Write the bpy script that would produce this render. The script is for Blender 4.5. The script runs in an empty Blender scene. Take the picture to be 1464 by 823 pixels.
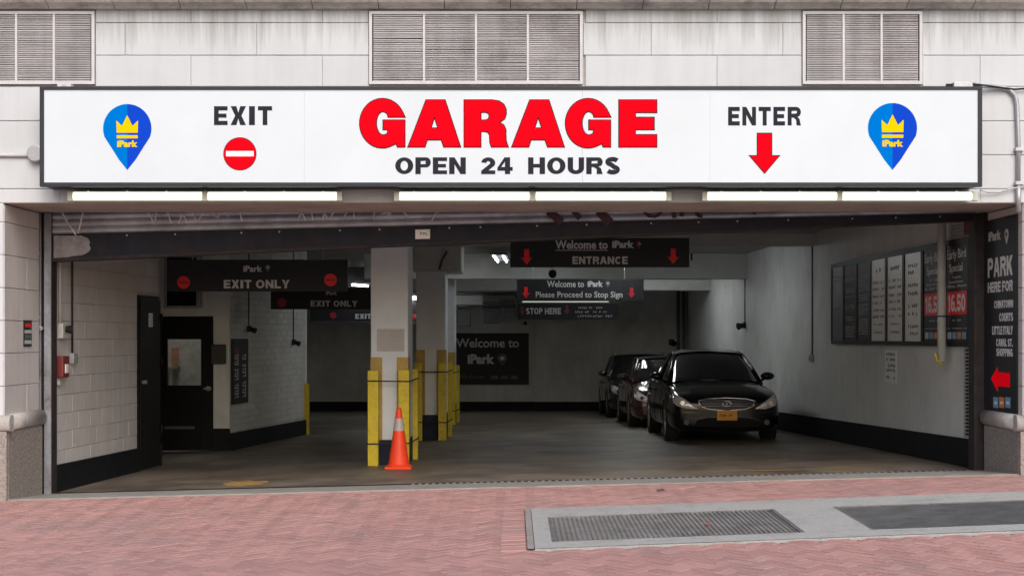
import bpy, math, random
from mathutils import Matrix, Vector
from mathutils.bvhtree import BVHTree
random.seed(7)
R = math.radians
SC = bpy.context.scene
COL = SC.collection

# ------------------------------------------------------------------ camera, world, sun, exposure
EYE = 1.6
CAMY = -16.8
cam = bpy.data.objects.new('camera', bpy.data.cameras.new('camera'))
COL.objects.link(cam)
cam.location = (0, CAMY, EYE)
cam.rotation_euler = (R(90), 0, 0)
cam.data.sensor_width = 36
cam.data.lens = 2200 / 1464 * 36
cam.data.shift_y = (480 - 411.5) / 1464
cam.data.clip_end = 2000
SC.camera = cam

world = bpy.data.worlds.new('World')
SC.world = world
world.use_nodes = True
nt = world.node_tree
bg = nt.nodes['Background']
sky = nt.nodes.new('ShaderNodeTexSky')
sky.sky_type = 'NISHITA'
sky.sun_disc = False
sky.sun_elevation = R(37)
sky.sun_rotation = R(168)
sky.air_density = 1.0
sky.dust_density = 3.0
sky.ozone_density = 0.6
nt.links.new(sky.outputs[0], bg.inputs[0])
bg.inputs[1].default_value = 0.13

sl = bpy.data.lights.new('sun', 'SUN')
sl.energy = 1.1
sl.angle = R(40)
sl.color = (1.0, 1.0, 1.0)
sun = bpy.data.objects.new('sun', sl)
COL.objects.link(sun)
el, az = R(37), R(168)
d = Vector((math.sin(az) * math.cos(el), math.cos(az) * math.cos(el), math.sin(el)))
sun.rotation_euler = d.to_track_quat('Z', 'Y').to_euler()

SC.view_settings.view_transform = 'Standard'
SC.view_settings.look = 'None'
SC.view_settings.gamma = 1
SC.view_settings.exposure = 0.42
SC.cycles.max_bounces = 10
SC.cycles.diffuse_bounces = 6
SC.cycles.use_denoising = True
SC.cycles.sample_clamp_indirect = 4

# ------------------------------------------------------------------ materials
def new_mat(name):
    m = bpy.data.materials.new(name)
    m.use_nodes = True
    return m, m.node_tree, m.node_tree.nodes['Principled BSDF']

def M_(name, col, rough=0.6, metal=0.0, var=0.15, scale=6.0, bump=0.15, bscale=60.0, streak=0.0,
       piece=0.0, coat=0.0, spot=None, spot_amt=0.0, spot_scale=2.0, spec=0.5, emit=0.0):
    """colour broken up by world-space noise, vertical dirt streaks, blotches of a second colour, per-piece variation"""
    m, t, b = new_mat(name)
    N, L = t.nodes, t.links
    geo = N.new('ShaderNodeNewGeometry')
    nz = N.new('ShaderNodeTexNoise'); nz.inputs['Scale'].default_value = scale
    nz.inputs['Detail'].default_value = 6; nz.inputs['Roughness'].default_value = 0.65
    L.new(geo.outputs['Position'], nz.inputs['Vector'])
    val = N.new('ShaderNodeMapRange'); val.inputs[1].default_value = 0.3; val.inputs[2].default_value = 0.7
    val.inputs[3].default_value = 1 - var; val.inputs[4].default_value = 1 + var
    L.new(nz.outputs[0], val.inputs[0])
    cur = val.outputs[0]
    def mul(a, bb):
        q = N.new('ShaderNodeMath'); q.operation = 'MULTIPLY'
        L.new(a, q.inputs[0]); L.new(bb, q.inputs[1]); return q.outputs[0]
    if streak:
        mp = N.new('ShaderNodeMapping'); mp.inputs['Scale'].default_value = (9, 9, 0.7)
        L.new(geo.outputs['Position'], mp.inputs[0])
        n2 = N.new('ShaderNodeTexNoise'); n2.inputs['Scale'].default_value = 1.0; n2.inputs['Detail'].default_value = 5
        L.new(mp.outputs[0], n2.inputs['Vector'])
        r2 = N.new('ShaderNodeMapRange'); r2.inputs[1].default_value = 0.45; r2.inputs[2].default_value = 0.75
        r2.inputs[3].default_value = 1.0; r2.inputs[4].default_value = 1 - streak
        L.new(n2.outputs[0], r2.inputs[0]); cur = mul(cur, r2.outputs[0])
    if piece:
        oi = N.new('ShaderNodeObjectInfo')
        ad = N.new('ShaderNodeMath'); ad.operation = 'ADD'
        L.new(oi.outputs['Random'], ad.inputs[0]); L.new(geo.outputs['Random Per Island'], ad.inputs[1])
        fr = N.new('ShaderNodeMath'); fr.operation = 'FRACT'; L.new(ad.outputs[0], fr.inputs[0])
        r3 = N.new('ShaderNodeMapRange'); r3.inputs[3].default_value = 1 - piece; r3.inputs[4].default_value = 1 + piece
        L.new(fr.outputs[0], r3.inputs[0]); cur = mul(cur, r3.outputs[0])
    sc_ = N.new('ShaderNodeVectorMath'); sc_.operation = 'SCALE'
    sc_.inputs[0].default_value = col
    L.new(cur, sc_.inputs['Scale'])
    out = sc_.outputs[0]
    if spot:
        n3 = N.new('ShaderNodeTexNoise'); n3.inputs['Scale'].default_value = spot_scale
        n3.inputs['Detail'].default_value = 8; n3.inputs['Roughness'].default_value = 0.7
        L.new(geo.outputs['Position'], n3.inputs['Vector'])
        r4 = N.new('ShaderNodeMapRange'); r4.inputs[1].default_value = 0.5; r4.inputs[2].default_value = 0.68
        r4.inputs[3].default_value = 0; r4.inputs[4].default_value = spot_amt
        L.new(n3.outputs[0], r4.inputs[0])
        mx = N.new('ShaderNodeMix'); mx.data_type = 'RGBA'
        L.new(r4.outputs[0], mx.inputs[0]); L.new(out, mx.inputs[6]); mx.inputs[7].default_value = (*spot, 1)
        out = mx.outputs[2]
    L.new(out, b.inputs['Base Color'])
    b.inputs['Roughness'].default_value = rough
    b.inputs['Metallic'].default_value = metal
    b.inputs['Specular IOR Level'].default_value = spec
    b.inputs['Coat Weight'].default_value = coat
    b.inputs['Coat Roughness'].default_value = 0.03
    if bump:
        n4 = N.new('ShaderNodeTexNoise'); n4.inputs['Scale'].default_value = bscale; n4.inputs['Detail'].default_value = 3
        L.new(geo.outputs['Position'], n4.inputs['Vector'])
        bp = N.new('ShaderNodeBump'); bp.inputs['Strength'].default_value = bump; bp.inputs['Distance'].default_value = 0.01
        L.new(n4.outputs[0], bp.inputs['Height']); L.new(bp.outputs[0], b.inputs['Normal'])
    if emit:
        L.new(out, b.inputs['Emission Color']); b.inputs['Emission Strength'].default_value = emit
    m['col_out'] = 1
    return m

def add_grime_run(m, z0, z1, amt, zlo=None):
    """dark rain stains that run down from a ledge at height z1 and peter out at z0"""
    t = m.node_tree; N, L = t.nodes, t.links
    b = N['Principled BSDF']; src = b.inputs['Base Color'].links[0].from_socket
    geo = N.new('ShaderNodeNewGeometry')
    sx = N.new('ShaderNodeSeparateXYZ'); L.new(geo.outputs['Position'], sx.inputs[0])
    mp = N.new('ShaderNodeMapping'); mp.inputs['Scale'].default_value = (5, 5, 0.25)
    L.new(geo.outputs['Position'], mp.inputs[0])
    n = N.new('ShaderNodeTexNoise'); n.inputs['Scale'].default_value = 2.2; n.inputs['Detail'].default_value = 7
    n.inputs['Roughness'].default_value = 0.7
    L.new(mp.outputs[0], n.inputs['Vector'])
    h = N.new('ShaderNodeMapRange'); h.inputs[1].default_value = z0; h.inputs[2].default_value = z1
    h.inputs[3].default_value = 0; h.inputs[4].default_value = 0.5
    L.new(sx.outputs['Z'], h.inputs[0])
    a = N.new('ShaderNodeMath'); a.operation = 'ADD'; L.new(n.outputs[0], a.inputs[0]); L.new(h.outputs[0], a.inputs[1])
    r = N.new('ShaderNodeMapRange'); r.inputs[1].default_value = 0.66; r.inputs[2].default_value = 1.08
    r.inputs[3].default_value = 0; r.inputs[4].default_value = amt
    L.new(a.outputs[0], r.inputs[0])
    mx = N.new('ShaderNodeMix'); mx.data_type = 'RGBA'
    L.new(r.outputs[0], mx.inputs[0]); L.new(src, mx.inputs[6]); mx.inputs[7].default_value = (0.09, 0.08, 0.065, 1)
    L.new(mx.outputs[2], b.inputs['Base Color'])

MT = {}
MT['stone'] = M_('painted_stone', (0.600, 0.615, 0.635), 0.75, var=0.04, scale=1.6, streak=0.07, piece=0.02, bump=0.12, bscale=90)
add_grime_run(MT['stone'], 4.35, 4.95, 0.6)
MT['cornice'] = M_('cornice_stone', (0.60, 0.57, 0.54), 0.8, var=0.16, scale=3, streak=0.25, piece=0.06, spot=(0.12, 0.10, 0.09), spot_amt=0.6, spot_scale=2.5)
MT['mortar'] = M_('mortar', (0.42, 0.40, 0.39), 0.9, var=0.2)
MT['reveal'] = M_('reveal_block', (0.64, 0.60, 0.585), 0.7, var=0.06, scale=2, streak=0.1, piece=0.03, bump=0.1)
MT['nose'] = M_('bullnose_stone', (0.50, 0.47, 0.44), 0.6, var=0.12, scale=5, spot=(0.13, 0.10, 0.08), spot_amt=0.7, spot_scale=4)
MT['granite'] = M_('rough_granite', (0.29, 0.25, 0.225), 0.85, var=0.45, scale=38, bump=0.8, bscale=45, spot=(0.42, 0.38, 0.34), spot_amt=0.5, spot_scale=26)
MT['soffit'] = M_('soffit_metal', (0.50, 0.43, 0.37), 0.7, var=0.2, scale=4, spot=(0.10, 0.06, 0.04), spot_amt=0.5)
MT['alu'] = M_('louvre_frame_paint', (0.60, 0.58, 0.60), 0.5, var=0.08)
MT['slat'] = M_('louvre_slat', (0.60, 0.575, 0.58), 0.5, 0.2, var=0.12, scale=1.5, streak=0.2, piece=0.05, spot=(0.20, 0.16, 0.16), spot_amt=0.4, spot_scale=1.4)
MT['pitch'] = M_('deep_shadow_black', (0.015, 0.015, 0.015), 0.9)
MT['frame'] = M_('sign_frame_paint', (0.045, 0.045, 0.055), 0.45, 0.2, var=0.1, spec=.15)
MT['face'] = M_('sign_face_acrylic', (0.48, 0.505, 0.53), 0.35, var=0.04, scale=0.9, bump=0.0, emit=0.40, spec=.2)
MT['red'] = M_('sign_red', (0.60, 0.002, 0.008), 0.8, var=0.03, bump=0, emit=0.38, spec=0)
MT['charcoal'] = M_('sign_charcoal', (0.026, 0.024, 0.032), 0.8, var=0.05, bump=0, emit=0.25, spec=0)
MT['outline'] = M_('sign_outline', (0.045, 0.008, 0.010), 0.7, bump=0, spec=0)
MT['blue1'] = M_('pin_blue_light', (0.0, 0.14, 0.50), 0.8, var=0.02, bump=0, emit=0.22, spec=0)
MT['blue2'] = M_('pin_blue_deep', (0.006, 0.05, 0.45), 0.8, var=0.02, bump=0, emit=0.22, spec=0)
MT['gold'] = M_('crown_gold', (0.66, 0.44, 0.002), 0.8, var=0.02, bump=0, emit=0.3, spec=0)
MT['white'] = M_('white_print', (0.75, 0.75, 0.75), 0.5, var=0.02, bump=0)
MT['whitelit'] = M_('white_print_lit', (0.8, 0.8, 0.8), 0.5, var=0.02, bump=0, emit=0.5)
MT['dimwhite'] = M_('faded_white_print', (0.55, 0.55, 0.55), 0.6, var=0.15, scale=30, bump=0)
MT['tube'] = M_('fluorescent_tube', (0.82, 0.95, 0.74), 0.5, var=0.0, bump=0, emit=0.95)
MT['tubein'] = M_('garage_tube', (0.93, 0.97, 1.0), 0.3, var=0.0, bump=0, emit=19.0)
MT['tubedim'] = M_('old_garage_tube', (0.85, 0.87, 0.8), 0.3, var=0.0, bump=0, emit=0.35)
MT['fixture'] = M_('fixture_enamel', (0.62, 0.62, 0.55), 0.4, var=0.08)
MT['steel'] = M_('galvanised_steel', (0.45, 0.45, 0.47), 0.45, 0.5, var=0.12, scale=10)
MT['track'] = M_('worn_track_steel', (0.33, 0.34, 0.38), 0.5, 0.4, var=0.3, scale=7, streak=0.4, spot=(0.07, 0.035, 0.03), spot_amt=0.8, spot_scale=3.5)
MT['darktrack'] = M_('dark_track_paint', (0.045, 0.038, 0.040), 0.55, 0.2, var=0.3, scale=9, spot=(0.10, 0.05, 0.04), spot_amt=0.4, spot_scale=5, spec=.15)
MT['rail'] = M_('door_rail_paint', (0.026, 0.028, 0.042), 0.5, 0.1, var=0.25, scale=4, spot=(0.06, 0.035, 0.03), spot_amt=0.5, spot_scale=3, spec=.15)
MT['doorslat'] = M_('door_slat_metal', (0.50, 0.54, 0.62), 0.5, 0.3, var=0.3, scale=2.5, streak=0.1, spot=(0.17, 0.17, 0.19), spot_amt=0.6, spot_scale=2)
MT['graff'] = M_('graffiti_white', (0.80, 0.78, 0.82), 0.7, var=0.3, scale=20, bump=0)
MT['graffdark'] = M_('graffiti_maroon', (0.075, 0.035, 0.045), 0.7, var=0.3, scale=20, bump=0)
MT['patch'] = M_('bare_primer', (0.33, 0.31, 0.33), 0.7, var=0.25, scale=12, bump=0)
MT['iwall'] = M_('interior_white_wall', (0.72, 0.73, 0.71), 0.7, var=0.08, scale=1.2, streak=0.08, bump=0.12, bscale=25, spot=(0.36, 0.34, 0.31), spot_amt=0.35, spot_scale=0.9)
MT['iblock'] = M_('interior_block_paint', (0.58, 0.545, 0.53), 0.7, var=0.06, scale=3, streak=0.08, piece=0.035, bump=0.2, bscale=50)
MT['ijoint'] = M_('interior_block_joint', (0.50, 0.47, 0.455), 0.9)
MT['ibrick'] = M_('interior_brick_paint', (0.58, 0.585, 0.56), 0.65, var=0.1, scale=3, piece=0.05, bump=0.2)
MT['backwall'] = M_('rear_wall_grey', (0.56, 0.565, 0.54), 0.75, var=0.12, scale=1.0, streak=0.1, spot=(0.2, 0.2, 0.19), spot_amt=0.4, spot_scale=0.8)
MT['base'] = M_('black_base_paint', (0.010, 0.011, 0.013), 0.6, var=0.3, scale=6, spec=.15)
MT['ceil'] = M_('ceiling_concrete', (0.42, 0.42, 0.41), 0.85, var=0.15, scale=2, spot=(0.14, 0.14, 0.13), spot_amt=0.5)
MT['beam'] = M_('beam_concrete', (0.52, 0.53, 0.51), 0.8, var=0.1, scale=2)
MT['column'] = M_('column_paint', (0.71, 0.745, 0.785), 0.65, var=0.05, scale=4, bump=0.08)  # blue tint in the paint offsets the warm bounce light
MT['coly'] = M_('column_old_yellow', (0.50, 0.33, 0.08), 0.7, var=0.15, scale=9, spot=(0.4, 0.3, 0.2), spot_amt=0.5, spot_scale=7)
MT['navy'] = M_('column_navy_base', (0.022, 0.026, 0.045), 0.6, var=0.2, spec=.15)
MT['yellow'] = M_('guard_yellow', (0.66, 0.49, 0.008), 0.5, var=0.12, scale=7, spot=(0.30, 0.22, 0.02), spot_amt=0.5, spot_scale=9)
MT['strap'] = M_('black_strap', (0.02, 0.02, 0.02), 0.6)
MT['cone'] = M_('cone_orange', (0.95, 0.065, 0.015), 0.45, var=0.05, bump=0, spec=0.4)
MT['cuff'] = M_('cone_reflective_cuff', (0.50, 0.42, 0.40), 0.4, var=0.05, bump=0)
MT['board'] = M_('hanging_sign_black', (0.028, 0.028, 0.032), 0.45, var=0.1, bump=0, spec=.15)
MT['sred'] = M_('sign_red_print', (0.85, 0.012, 0.02), 0.5, var=0.03, bump=0)
MT['sreddeep'] = M_('deep_red_print', (0.42, 0.012, 0.03), 0.6, var=0.1, bump=0)  # darker copy of the sign red, for signs deeper in
MT['dkred'] = M_('dark_red_print', (0.18, 0.03, 0.04), 0.6, var=0.2, bump=0)
MT['teal'] = M_('green_print', (0.08, 0.17, 0.13), 0.6, bump=0)
MT['paper'] = M_('white_board_face', (0.85, 0.85, 0.80), 0.35, var=0.05, bump=0)
MT['silver'] = M_('silver_board_face', (0.30, 0.30, 0.32), 0.25, 0.4, var=0.15, scale=3, bump=0)
MT['ink'] = M_('black_ink', (0.05, 0.05, 0.05), 0.6, bump=0)
MT['skyblue'] = M_('card_blue', (0.14, 0.38, 0.62), 0.5, bump=0)
MT['orange'] = M_('card_orange', (0.75, 0.22, 0.05), 0.5, bump=0)
MT['doorblk'] = M_('black_door_paint', (0.009, 0.008, 0.008), 0.45, var=0.2, scale=5, bump=0.05, spec=.15)
MT['trim'] = M_('door_trim', (0.42, 0.42, 0.41), 0.6)
MT['brass'] = M_('brushed_handle', (0.65, 0.62, 0.55), 0.3, 0.9, bump=0)
MT['plastic'] = M_('white_plastic', (0.5, 0.5, 0.46), 0.45, bump=0)
MT['blackp'] = M_('black_plastic', (0.02, 0.02, 0.022), 0.35, bump=0, spec=.15)
MT['firered'] = M_('fire_alarm_red', (0.17, 0.025, 0.022), 0.45, var=0.15, scale=20, bump=0)
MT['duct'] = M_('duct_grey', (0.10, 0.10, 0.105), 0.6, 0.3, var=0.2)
MT['room'] = M_('office_wall', (0.5, 0.5, 0.46), 0.8)
MT['roomlamp'] = M_('office_ceiling_lamp', (1, 0.96, 0.88), 0.4, var=0, bump=0, emit=6)
MT['poster'] = M_('orange_poster', (0.50, 0.22, 0.14), 0.7, var=0.2, scale=8, bump=0)
MT['floor'] = M_('garage_concrete', (0.215, 0.180, 0.140), 0.5, var=0.3, scale=1.4, bump=0.2, bscale=30, spot=(0.060, 0.038, 0.032), spot_amt=0.8, spot_scale=0.55)
def add_blotch(m, vec, lo, hi, amt, col, seed=0.0):
    """stretched stain layer: tyre marks and spills"""
    t = m.node_tree; N, L = t.nodes, t.links
    b = N['Principled BSDF']; src = b.inputs['Base Color'].links[0].from_socket
    geo = N.new('ShaderNodeNewGeometry'); mp = N.new('ShaderNodeMapping'); mp.inputs['Scale'].default_value = vec; mp.inputs['Location'].default_value = (seed, seed * 2, 0)
    L.new(geo.outputs['Position'], mp.inputs[0])
    n = N.new('ShaderNodeTexNoise'); n.inputs['Scale'].default_value = 1; n.inputs['Detail'].default_value = 6; n.inputs['Roughness'].default_value = 0.6
    L.new(mp.outputs[0], n.inputs['Vector'])
    r = N.new('ShaderNodeMapRange'); r.inputs[1].default_value = lo; r.inputs[2].default_value = hi; r.inputs[3].default_value = 0; r.inputs[4].default_value = amt
    L.new(n.outputs[0], r.inputs[0])
    mx = N.new('ShaderNodeMix'); mx.data_type = 'RGBA'
    L.new(r.outputs[0], mx.inputs[0]); L.new(src, mx.inputs[6]); mx.inputs[7].default_value = (*col, 1)
    L.new(mx.outputs[2], b.inputs['Base Color'])
add_blotch(MT['floor'], (.8, .9, 1), .47, .64, .6, (0.055, 0.036, 0.030), 3.1)
add_blotch(MT['floor'], (1.8, .5, 1), .54, .70, .35, (0.050, 0.042, 0.038), 7.7)
add_blotch(MT['floor'], (7, 7, 1), .66, .72, .8, (0.030, 0.026, 0.024), 1.7)
MT['thresh'] = M_('threshold_concrete', (0.31, 0.29, 0.265), 0.85, var=0.15, scale=5, bump=0.3, spot=(0.17, 0.155, 0.14), spot_amt=0.6, spot_scale=3)
MT['drain'] = M_('cast_drain_iron', (0.05, 0.045, 0.045), 0.55, 0.4, var=0.3, scale=15)
MT['ypaint'] = M_('worn_yellow_floor_paint', (0.42, 0.25, 0.07), 0.8, var=0.3, scale=14, spot=(0.22, 0.18, 0.13), spot_amt=0.9, spot_scale=11)
MT['brick'] = M_('clay_paver', (0.435, 0.238, 0.213), 0.8, var=0.08, scale=2.0, piece=0.13, bump=0.15, bscale=90, spot=(0.30, 0.215, 0.205), spot_amt=0.5, spot_scale=0.8)
add_blotch(MT['brick'], (.45, 1.1, 1), .55, .7, .3, (0.22, 0.155, 0.15), 5.2)
add_blotch(MT['brick'], (22, 22, 1), .70, .74, .6, (0.12, 0.09, 0.09), 2.2)
MT['sand'] = M_('paver_joint_sand', (0.13, 0.085, 0.08), 0.95, var=0.2, scale=9)
MT['apron'] = M_('speckled_concrete', (0.40, 0.39, 0.37), 0.85, var=0.2, scale=45, bump=0.4, bscale=60, spot=(0.23, 0.22, 0.20), spot_amt=0.6, spot_scale=4)
MT['apronlite'] = M_('concrete_edge', (0.40, 0.39, 0.37), 0.85, var=0.12, scale=12, bump=0.3)
MT['grate'] = M_('grating_steel', (0.23, 0.225, 0.225), 0.55, 0.4, var=0.25, scale=6, spot=(0.10, 0.08, 0.07), spot_amt=0.4, spot_scale=5)
MT['gratedk'] = M_('dense_grating_steel', (0.19, 0.187, 0.185), 0.6, 0.3, var=0.3, scale=5)
MT['kerb'] = M_('kerb_concrete', (0.33, 0.33, 0.31), 0.85, var=0.15, scale=8, bump=0.3)
MT['road'] = M_('asphalt', (0.05, 0.05, 0.05), 0.9, var=0.25, scale=30, bump=0.5, bscale=80)
MT['bikelane'] = M_('green_lane_paint', (0.06, 0.11, 0.09), 0.85, var=0.2, scale=20, bump=0.4)
MT['tarmac'] = M_('distant_ground', (0.06, 0.06, 0.055), 0.95)
MT['carblk'] = M_('black_car_paint', (0.006, 0.006, 0.007), 0.15, 0.0, var=0.0, bump=0, coat=0.35, spec=.25)
MT['carred'] = M_('maroon_car_paint', (0.05, 0.006, 0.010), 0.25, 0.2, var=0.0, bump=0, coat=1.0)
MT['cardk'] = M_('graphite_car_paint', (0.012, 0.014, 0.013), 0.25, 0.2, var=0.0, bump=0, coat=1.0)
MT['glass'] = M_('tinted_glass', (0.010, 0.011, 0.012), 0.05, 0.0, var=0, bump=0, spec=0.8)
MT['lamp'] = M_('headlamp_lens', (0.75, 0.70, 0.70), 0.12, 0.2, var=0.55, scale=28, bump=0, coat=1.0)
MT['chrome'] = M_('chrome', (0.62, 0.63, 0.66), 0.12, 1.0, var=0, bump=0)
MT['mesh'] = M_('grille_mesh', (0.05, 0.05, 0.055), 0.35, 0.6, var=0.2, scale=60, bump=0.4, bscale=120)
MT['tyre'] = M_('tyre_rubber', (0.012, 0.012, 0.012), 0.8)
MT['rim'] = M_('alloy_rim', (0.32, 0.32, 0.34), 0.3, 0.8, bump=0)
MT['plate'] = M_('plate_amber', (0.72, 0.30, 0.012), 0.5, var=0.05, bump=0)
MT['seam'] = M_('panel_gap', (0.003, 0.003, 0.003), 0.9, bump=0)
MT['taillamp'] = M_('tail_lamp_red', (0.25, 0.01, 0.01), 0.2, bump=0, coat=1)
MT['reflector'] = M_('clear_window_glass', (0.5, 0.5, 0.5), 0.02, bump=0)
g = MT['reflector'].node_tree.nodes['Principled BSDF']; g.inputs['Transmission Weight'].default_value = 0.95; g.inputs['IOR'].default_value = 1.1

# ------------------------------------------------------------------ object helpers
WM = {}                     # world matrix of every object made here
def frame(x, y, z, ang=0.0):
    return Matrix.Translation((x, y, z)) @ Matrix.Rotation(ang, 4, 'Z')

def thing(name, label, cat, loc=(0, 0, 0), rotz=0.0, group=None):
    o = bpy.data.objects.new(name, None); COL.objects.link(o)
    o.empty_display_size = 0.1
    o.location = loc; o.rotation_euler = (0, 0, rotz)
    o['label'] = label; o['category'] = cat
    if group: o['group'] = group
    WM[o.name] = frame(*loc, rotz)
    return o

class MB:
    def __init__(s, T=None):
        s.v = []; s.f = []; s.T = T or Matrix.Identity(4)
    def add(s, vs, fs):
        n = len(s.v); s.v += [s.T @ Vector(p) for p in vs]; s.f += [tuple(i + n for i in f) for f in fs]; return s
    def box(s, x0, x1, y0, y1, z0, z1, c=0.0):
        if c:      # chamfer towards -y
            v = [(x0, y1, z0), (x1, y1, z0), (x1, y1, z1), (x0, y1, z1), (x0, y0 + c, z0), (x1, y0 + c, z0), (x1, y0 + c, z1), (x0, y0 + c, z1),
                 (x0 + c, y0, z0 + c), (x1 - c, y0, z0 + c), (x1 - c, y0, z1 - c), (x0 + c, y0, z1 - c)]
            f = [(3, 2, 1, 0), (0, 1, 5, 4), (1, 2, 6, 5), (2, 3, 7, 6), (3, 0, 4, 7), (4, 5, 9, 8), (5, 6, 10, 9), (6, 7, 11, 10), (7, 4, 8, 11), (8, 9, 10, 11)]
            return s.add(v, f)
        v = [(x, y, z) for z in (z0, z1) for y in (y0, y1) for x in (x0, x1)]
        return s.add(v, [(0, 2, 3, 1), (4, 5, 7, 6), (0, 1, 5, 4), (2, 6, 7, 3), (0, 4, 6, 2), (1, 3, 7, 5)])
    def cyl(s, p, q, r0, r1=None, n=16):
        r1 = r0 if r1 is None else r1
        p, q = Vector(p), Vector(q); a = (q - p).normalized()
        u = a.orthogonal().normalized(); w = a.cross(u); vs = []
        for c, r in ((p, r0), (q, r1)):
            for i in range(n):
                t = 2 * math.pi * i / n; vs.append(c + u * r * math.cos(t) + w * r * math.sin(t))
        fs = [(i, (i + 1) % n, n + (i + 1) % n, n + i) for i in range(n)]
        fs += [tuple(range(n - 1, -1, -1)), tuple(range(n, 2 * n))]
        return s.add(vs, fs)
    def tube(s, pts, r, n=8):
        pts = [Vector(p) for p in pts]; vs = []; fs = []; u = None
        for k, p in enumerate(pts):
            a = ((pts[min(k + 1, len(pts) - 1)] - pts[max(k - 1, 0)])).normalized()
            if u is None: u = a.orthogonal().normalized()
            u = (u - a * u.dot(a)).normalized(); w = a.cross(u)
            for i in range(n):
                t = 2 * math.pi * i / n; vs.append(p + u * r * math.cos(t) + w * r * math.sin(t))
        for k in range(len(pts) - 1):
            for i in range(n):
                j = (i + 1) % n; fs.append((k * n + i, k * n + j, (k + 1) * n + j, (k + 1) * n + i))
        m = (len(pts) - 1) * n
        fs += [tuple(range(n - 1, -1, -1)), tuple(range(m, m + n))]
        return s.add(vs, fs)
    def prism(s, poly, y0, y1):
        """polygon in x,z (counter-clockwise seen from -y) given depth y0..y1"""
        n = len(poly)
        vs = [(x, y0, z) for x, z in poly] + [(x, y1, z) for x, z in poly]
        fs = [tuple(range(n)), tuple(range(2 * n - 1, n - 1, -1))] + [(i, i + n, (i + 1) % n + n, (i + 1) % n) for i in range(n)]
        return s.add(vs, fs)
    def lathe(s, prof, cx, cy, n=24):
        vs = []; fs = []
        for r, z in prof:
            for i in range(n):
                t = 2 * math.pi * i / n; vs.append((cx + r * math.cos(t), cy + r * math.sin(t), z))
        for k in range(len(prof) - 1):
            for i in range(n):
                j = (i + 1) % n; fs.append((k * n + i, k * n + j, (k + 1) * n + j, (k + 1) * n + i))
        fs += [tuple(range(n - 1, -1, -1)), tuple(range((len(prof) - 1) * n, len(prof) * n))]
        return s.add(vs, fs)
    def build(s, name, mat, parent=None, bevel=0.0, smooth=False, label=None, cat=None, kind=None, group=None, org=None):
        me = bpy.data.meshes.new(name)
        if parent is not None: P = WM[parent.name]
        else: P = Matrix.Translation(org) if org is not None else Matrix.Identity(4)
        I = P.inverted()
        me.from_pydata([I @ p for p in s.v], [], s.f); me.update()
        me.materials.append(MT[mat] if isinstance(mat, str) else mat)
        if smooth: me.polygons.foreach_set('use_smooth', [True] * len(me.polygons))
        o = bpy.data.objects.new(name, me); COL.objects.link(o)
        if parent is not None: o.parent = parent
        elif org is not None: o.location = org
        WM[o.name] = P
        if bevel:
            b = o.modifiers.new('bevel', 'BEVEL'); b.width = bevel; b.segments = 2; b.limit_method = 'ANGLE'
        if label: o['label'] = label
        if cat: o['category'] = cat
        if kind: o['kind'] = kind
        if group: o['group'] = group
        return o

def inst(name, me, parent, loc, rot=None):
    """one more object of a shared mesh; loc is in world space, parent unrotated or rotated"""
    o = bpy.data.objects.new(name, me); COL.objects.link(o); o.parent = parent
    o.location = WM[parent.name].inverted() @ Vector(loc)
    if rot: o.rotation_euler = rot
    return o

def copy_thing(root, loc, label, rotz=None):
    def cp(o, par):
        c = o.copy(); COL.objects.link(c)
        if par is not None:
            c.parent = par
        for ch in [x for x in bpy.data.objects if x.parent == o]: cp(ch, c)
        return c
    r = cp(root, None); r.location = loc; r['label'] = label
    if rotz is not None: r.rotation_euler = (0, 0, rotz)
    WM[r.name] = frame(*loc, rotz or 0.0)
    return r

def curve_mesh(name, cu, T, mat, parent):
    o = bpy.data.objects.new('tmp', cu)
    me = bpy.data.meshes.new_from_object(o)
    bpy.data.objects.remove(o)
    return me

def text(s, x0, x1, z0, z1, T, y, mat, parent, bold=0.02, name='lettering', res=3, depth=0.002):
    """a line of print fitted to the rectangle x0..x1, z0..z1 of the local face T, standing at local depth y"""
    cu = bpy.data.curves.new('txt', 'FONT'); cu.body = s; cu.size = 1; cu.offset = bold; cu.resolution_u = res; cu.extrude = 0.01
    cu.fill_mode = 'BOTH'
    me = curve_mesh(name, cu, T, mat, parent)
    xs = [v.co.x for v in me.vertices]; ys = [v.co.y for v in me.vertices]
    ax, bx, ay, by = min(xs), max(xs), min(ys), max(ys)
    P = WM[parent.name].inverted()
    for v in me.vertices:
        c = v.co
        v.co = P @ (T @ Vector((x0 + (c.x - ax) / (bx - ax) * (x1 - x0), y - (depth if c.z > 0 else 0), z0 + (c.y - ay) / (by - ay) * (z1 - z0))))
    me.materials.clear(); me.materials.append(MT[mat])
    me.name = name
    o = bpy.data.objects.new(name, me); COL.objects.link(o); o.parent = parent
    WM[o.name] = WM[parent.name]
    bpy.data.curves.remove(cu)
    return o

def glyph(loops, T, y, depth, mat, parent, name='letter', grow=0.0):
    """outline shape with holes: closed loops of (x, z); grow widens the outline"""
    cu = bpy.data.curves.new('g', 'CURVE'); cu.dimensions = '2D'; cu.fill_mode = 'BOTH'; cu.extrude = depth / 2; cu.offset = grow
    for lp in loops:
        sp = cu.splines.new('POLY'); sp.points.add(len(lp) - 1); sp.use_cyclic_u = True
        for p, (a, b) in zip(sp.points, lp): p.co = (a, b, 0, 1)
    me = curve_mesh(name, cu, T, mat, parent)
    P = WM[parent.name].inverted()
    for v in me.vertices:
        c = v.co.copy(); v.co = P @ (T @ Vector((c.x, y - depth / 2 - c.z, c.y)))
    me.materials.clear(); me.materials.append(MT[mat])
    o = bpy.data.objects.new(name, me); COL.objects.link(o); o.parent = parent
    WM[o.name] = WM[parent.name]
    bpy.data.curves.remove(cu)
    return o

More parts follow.
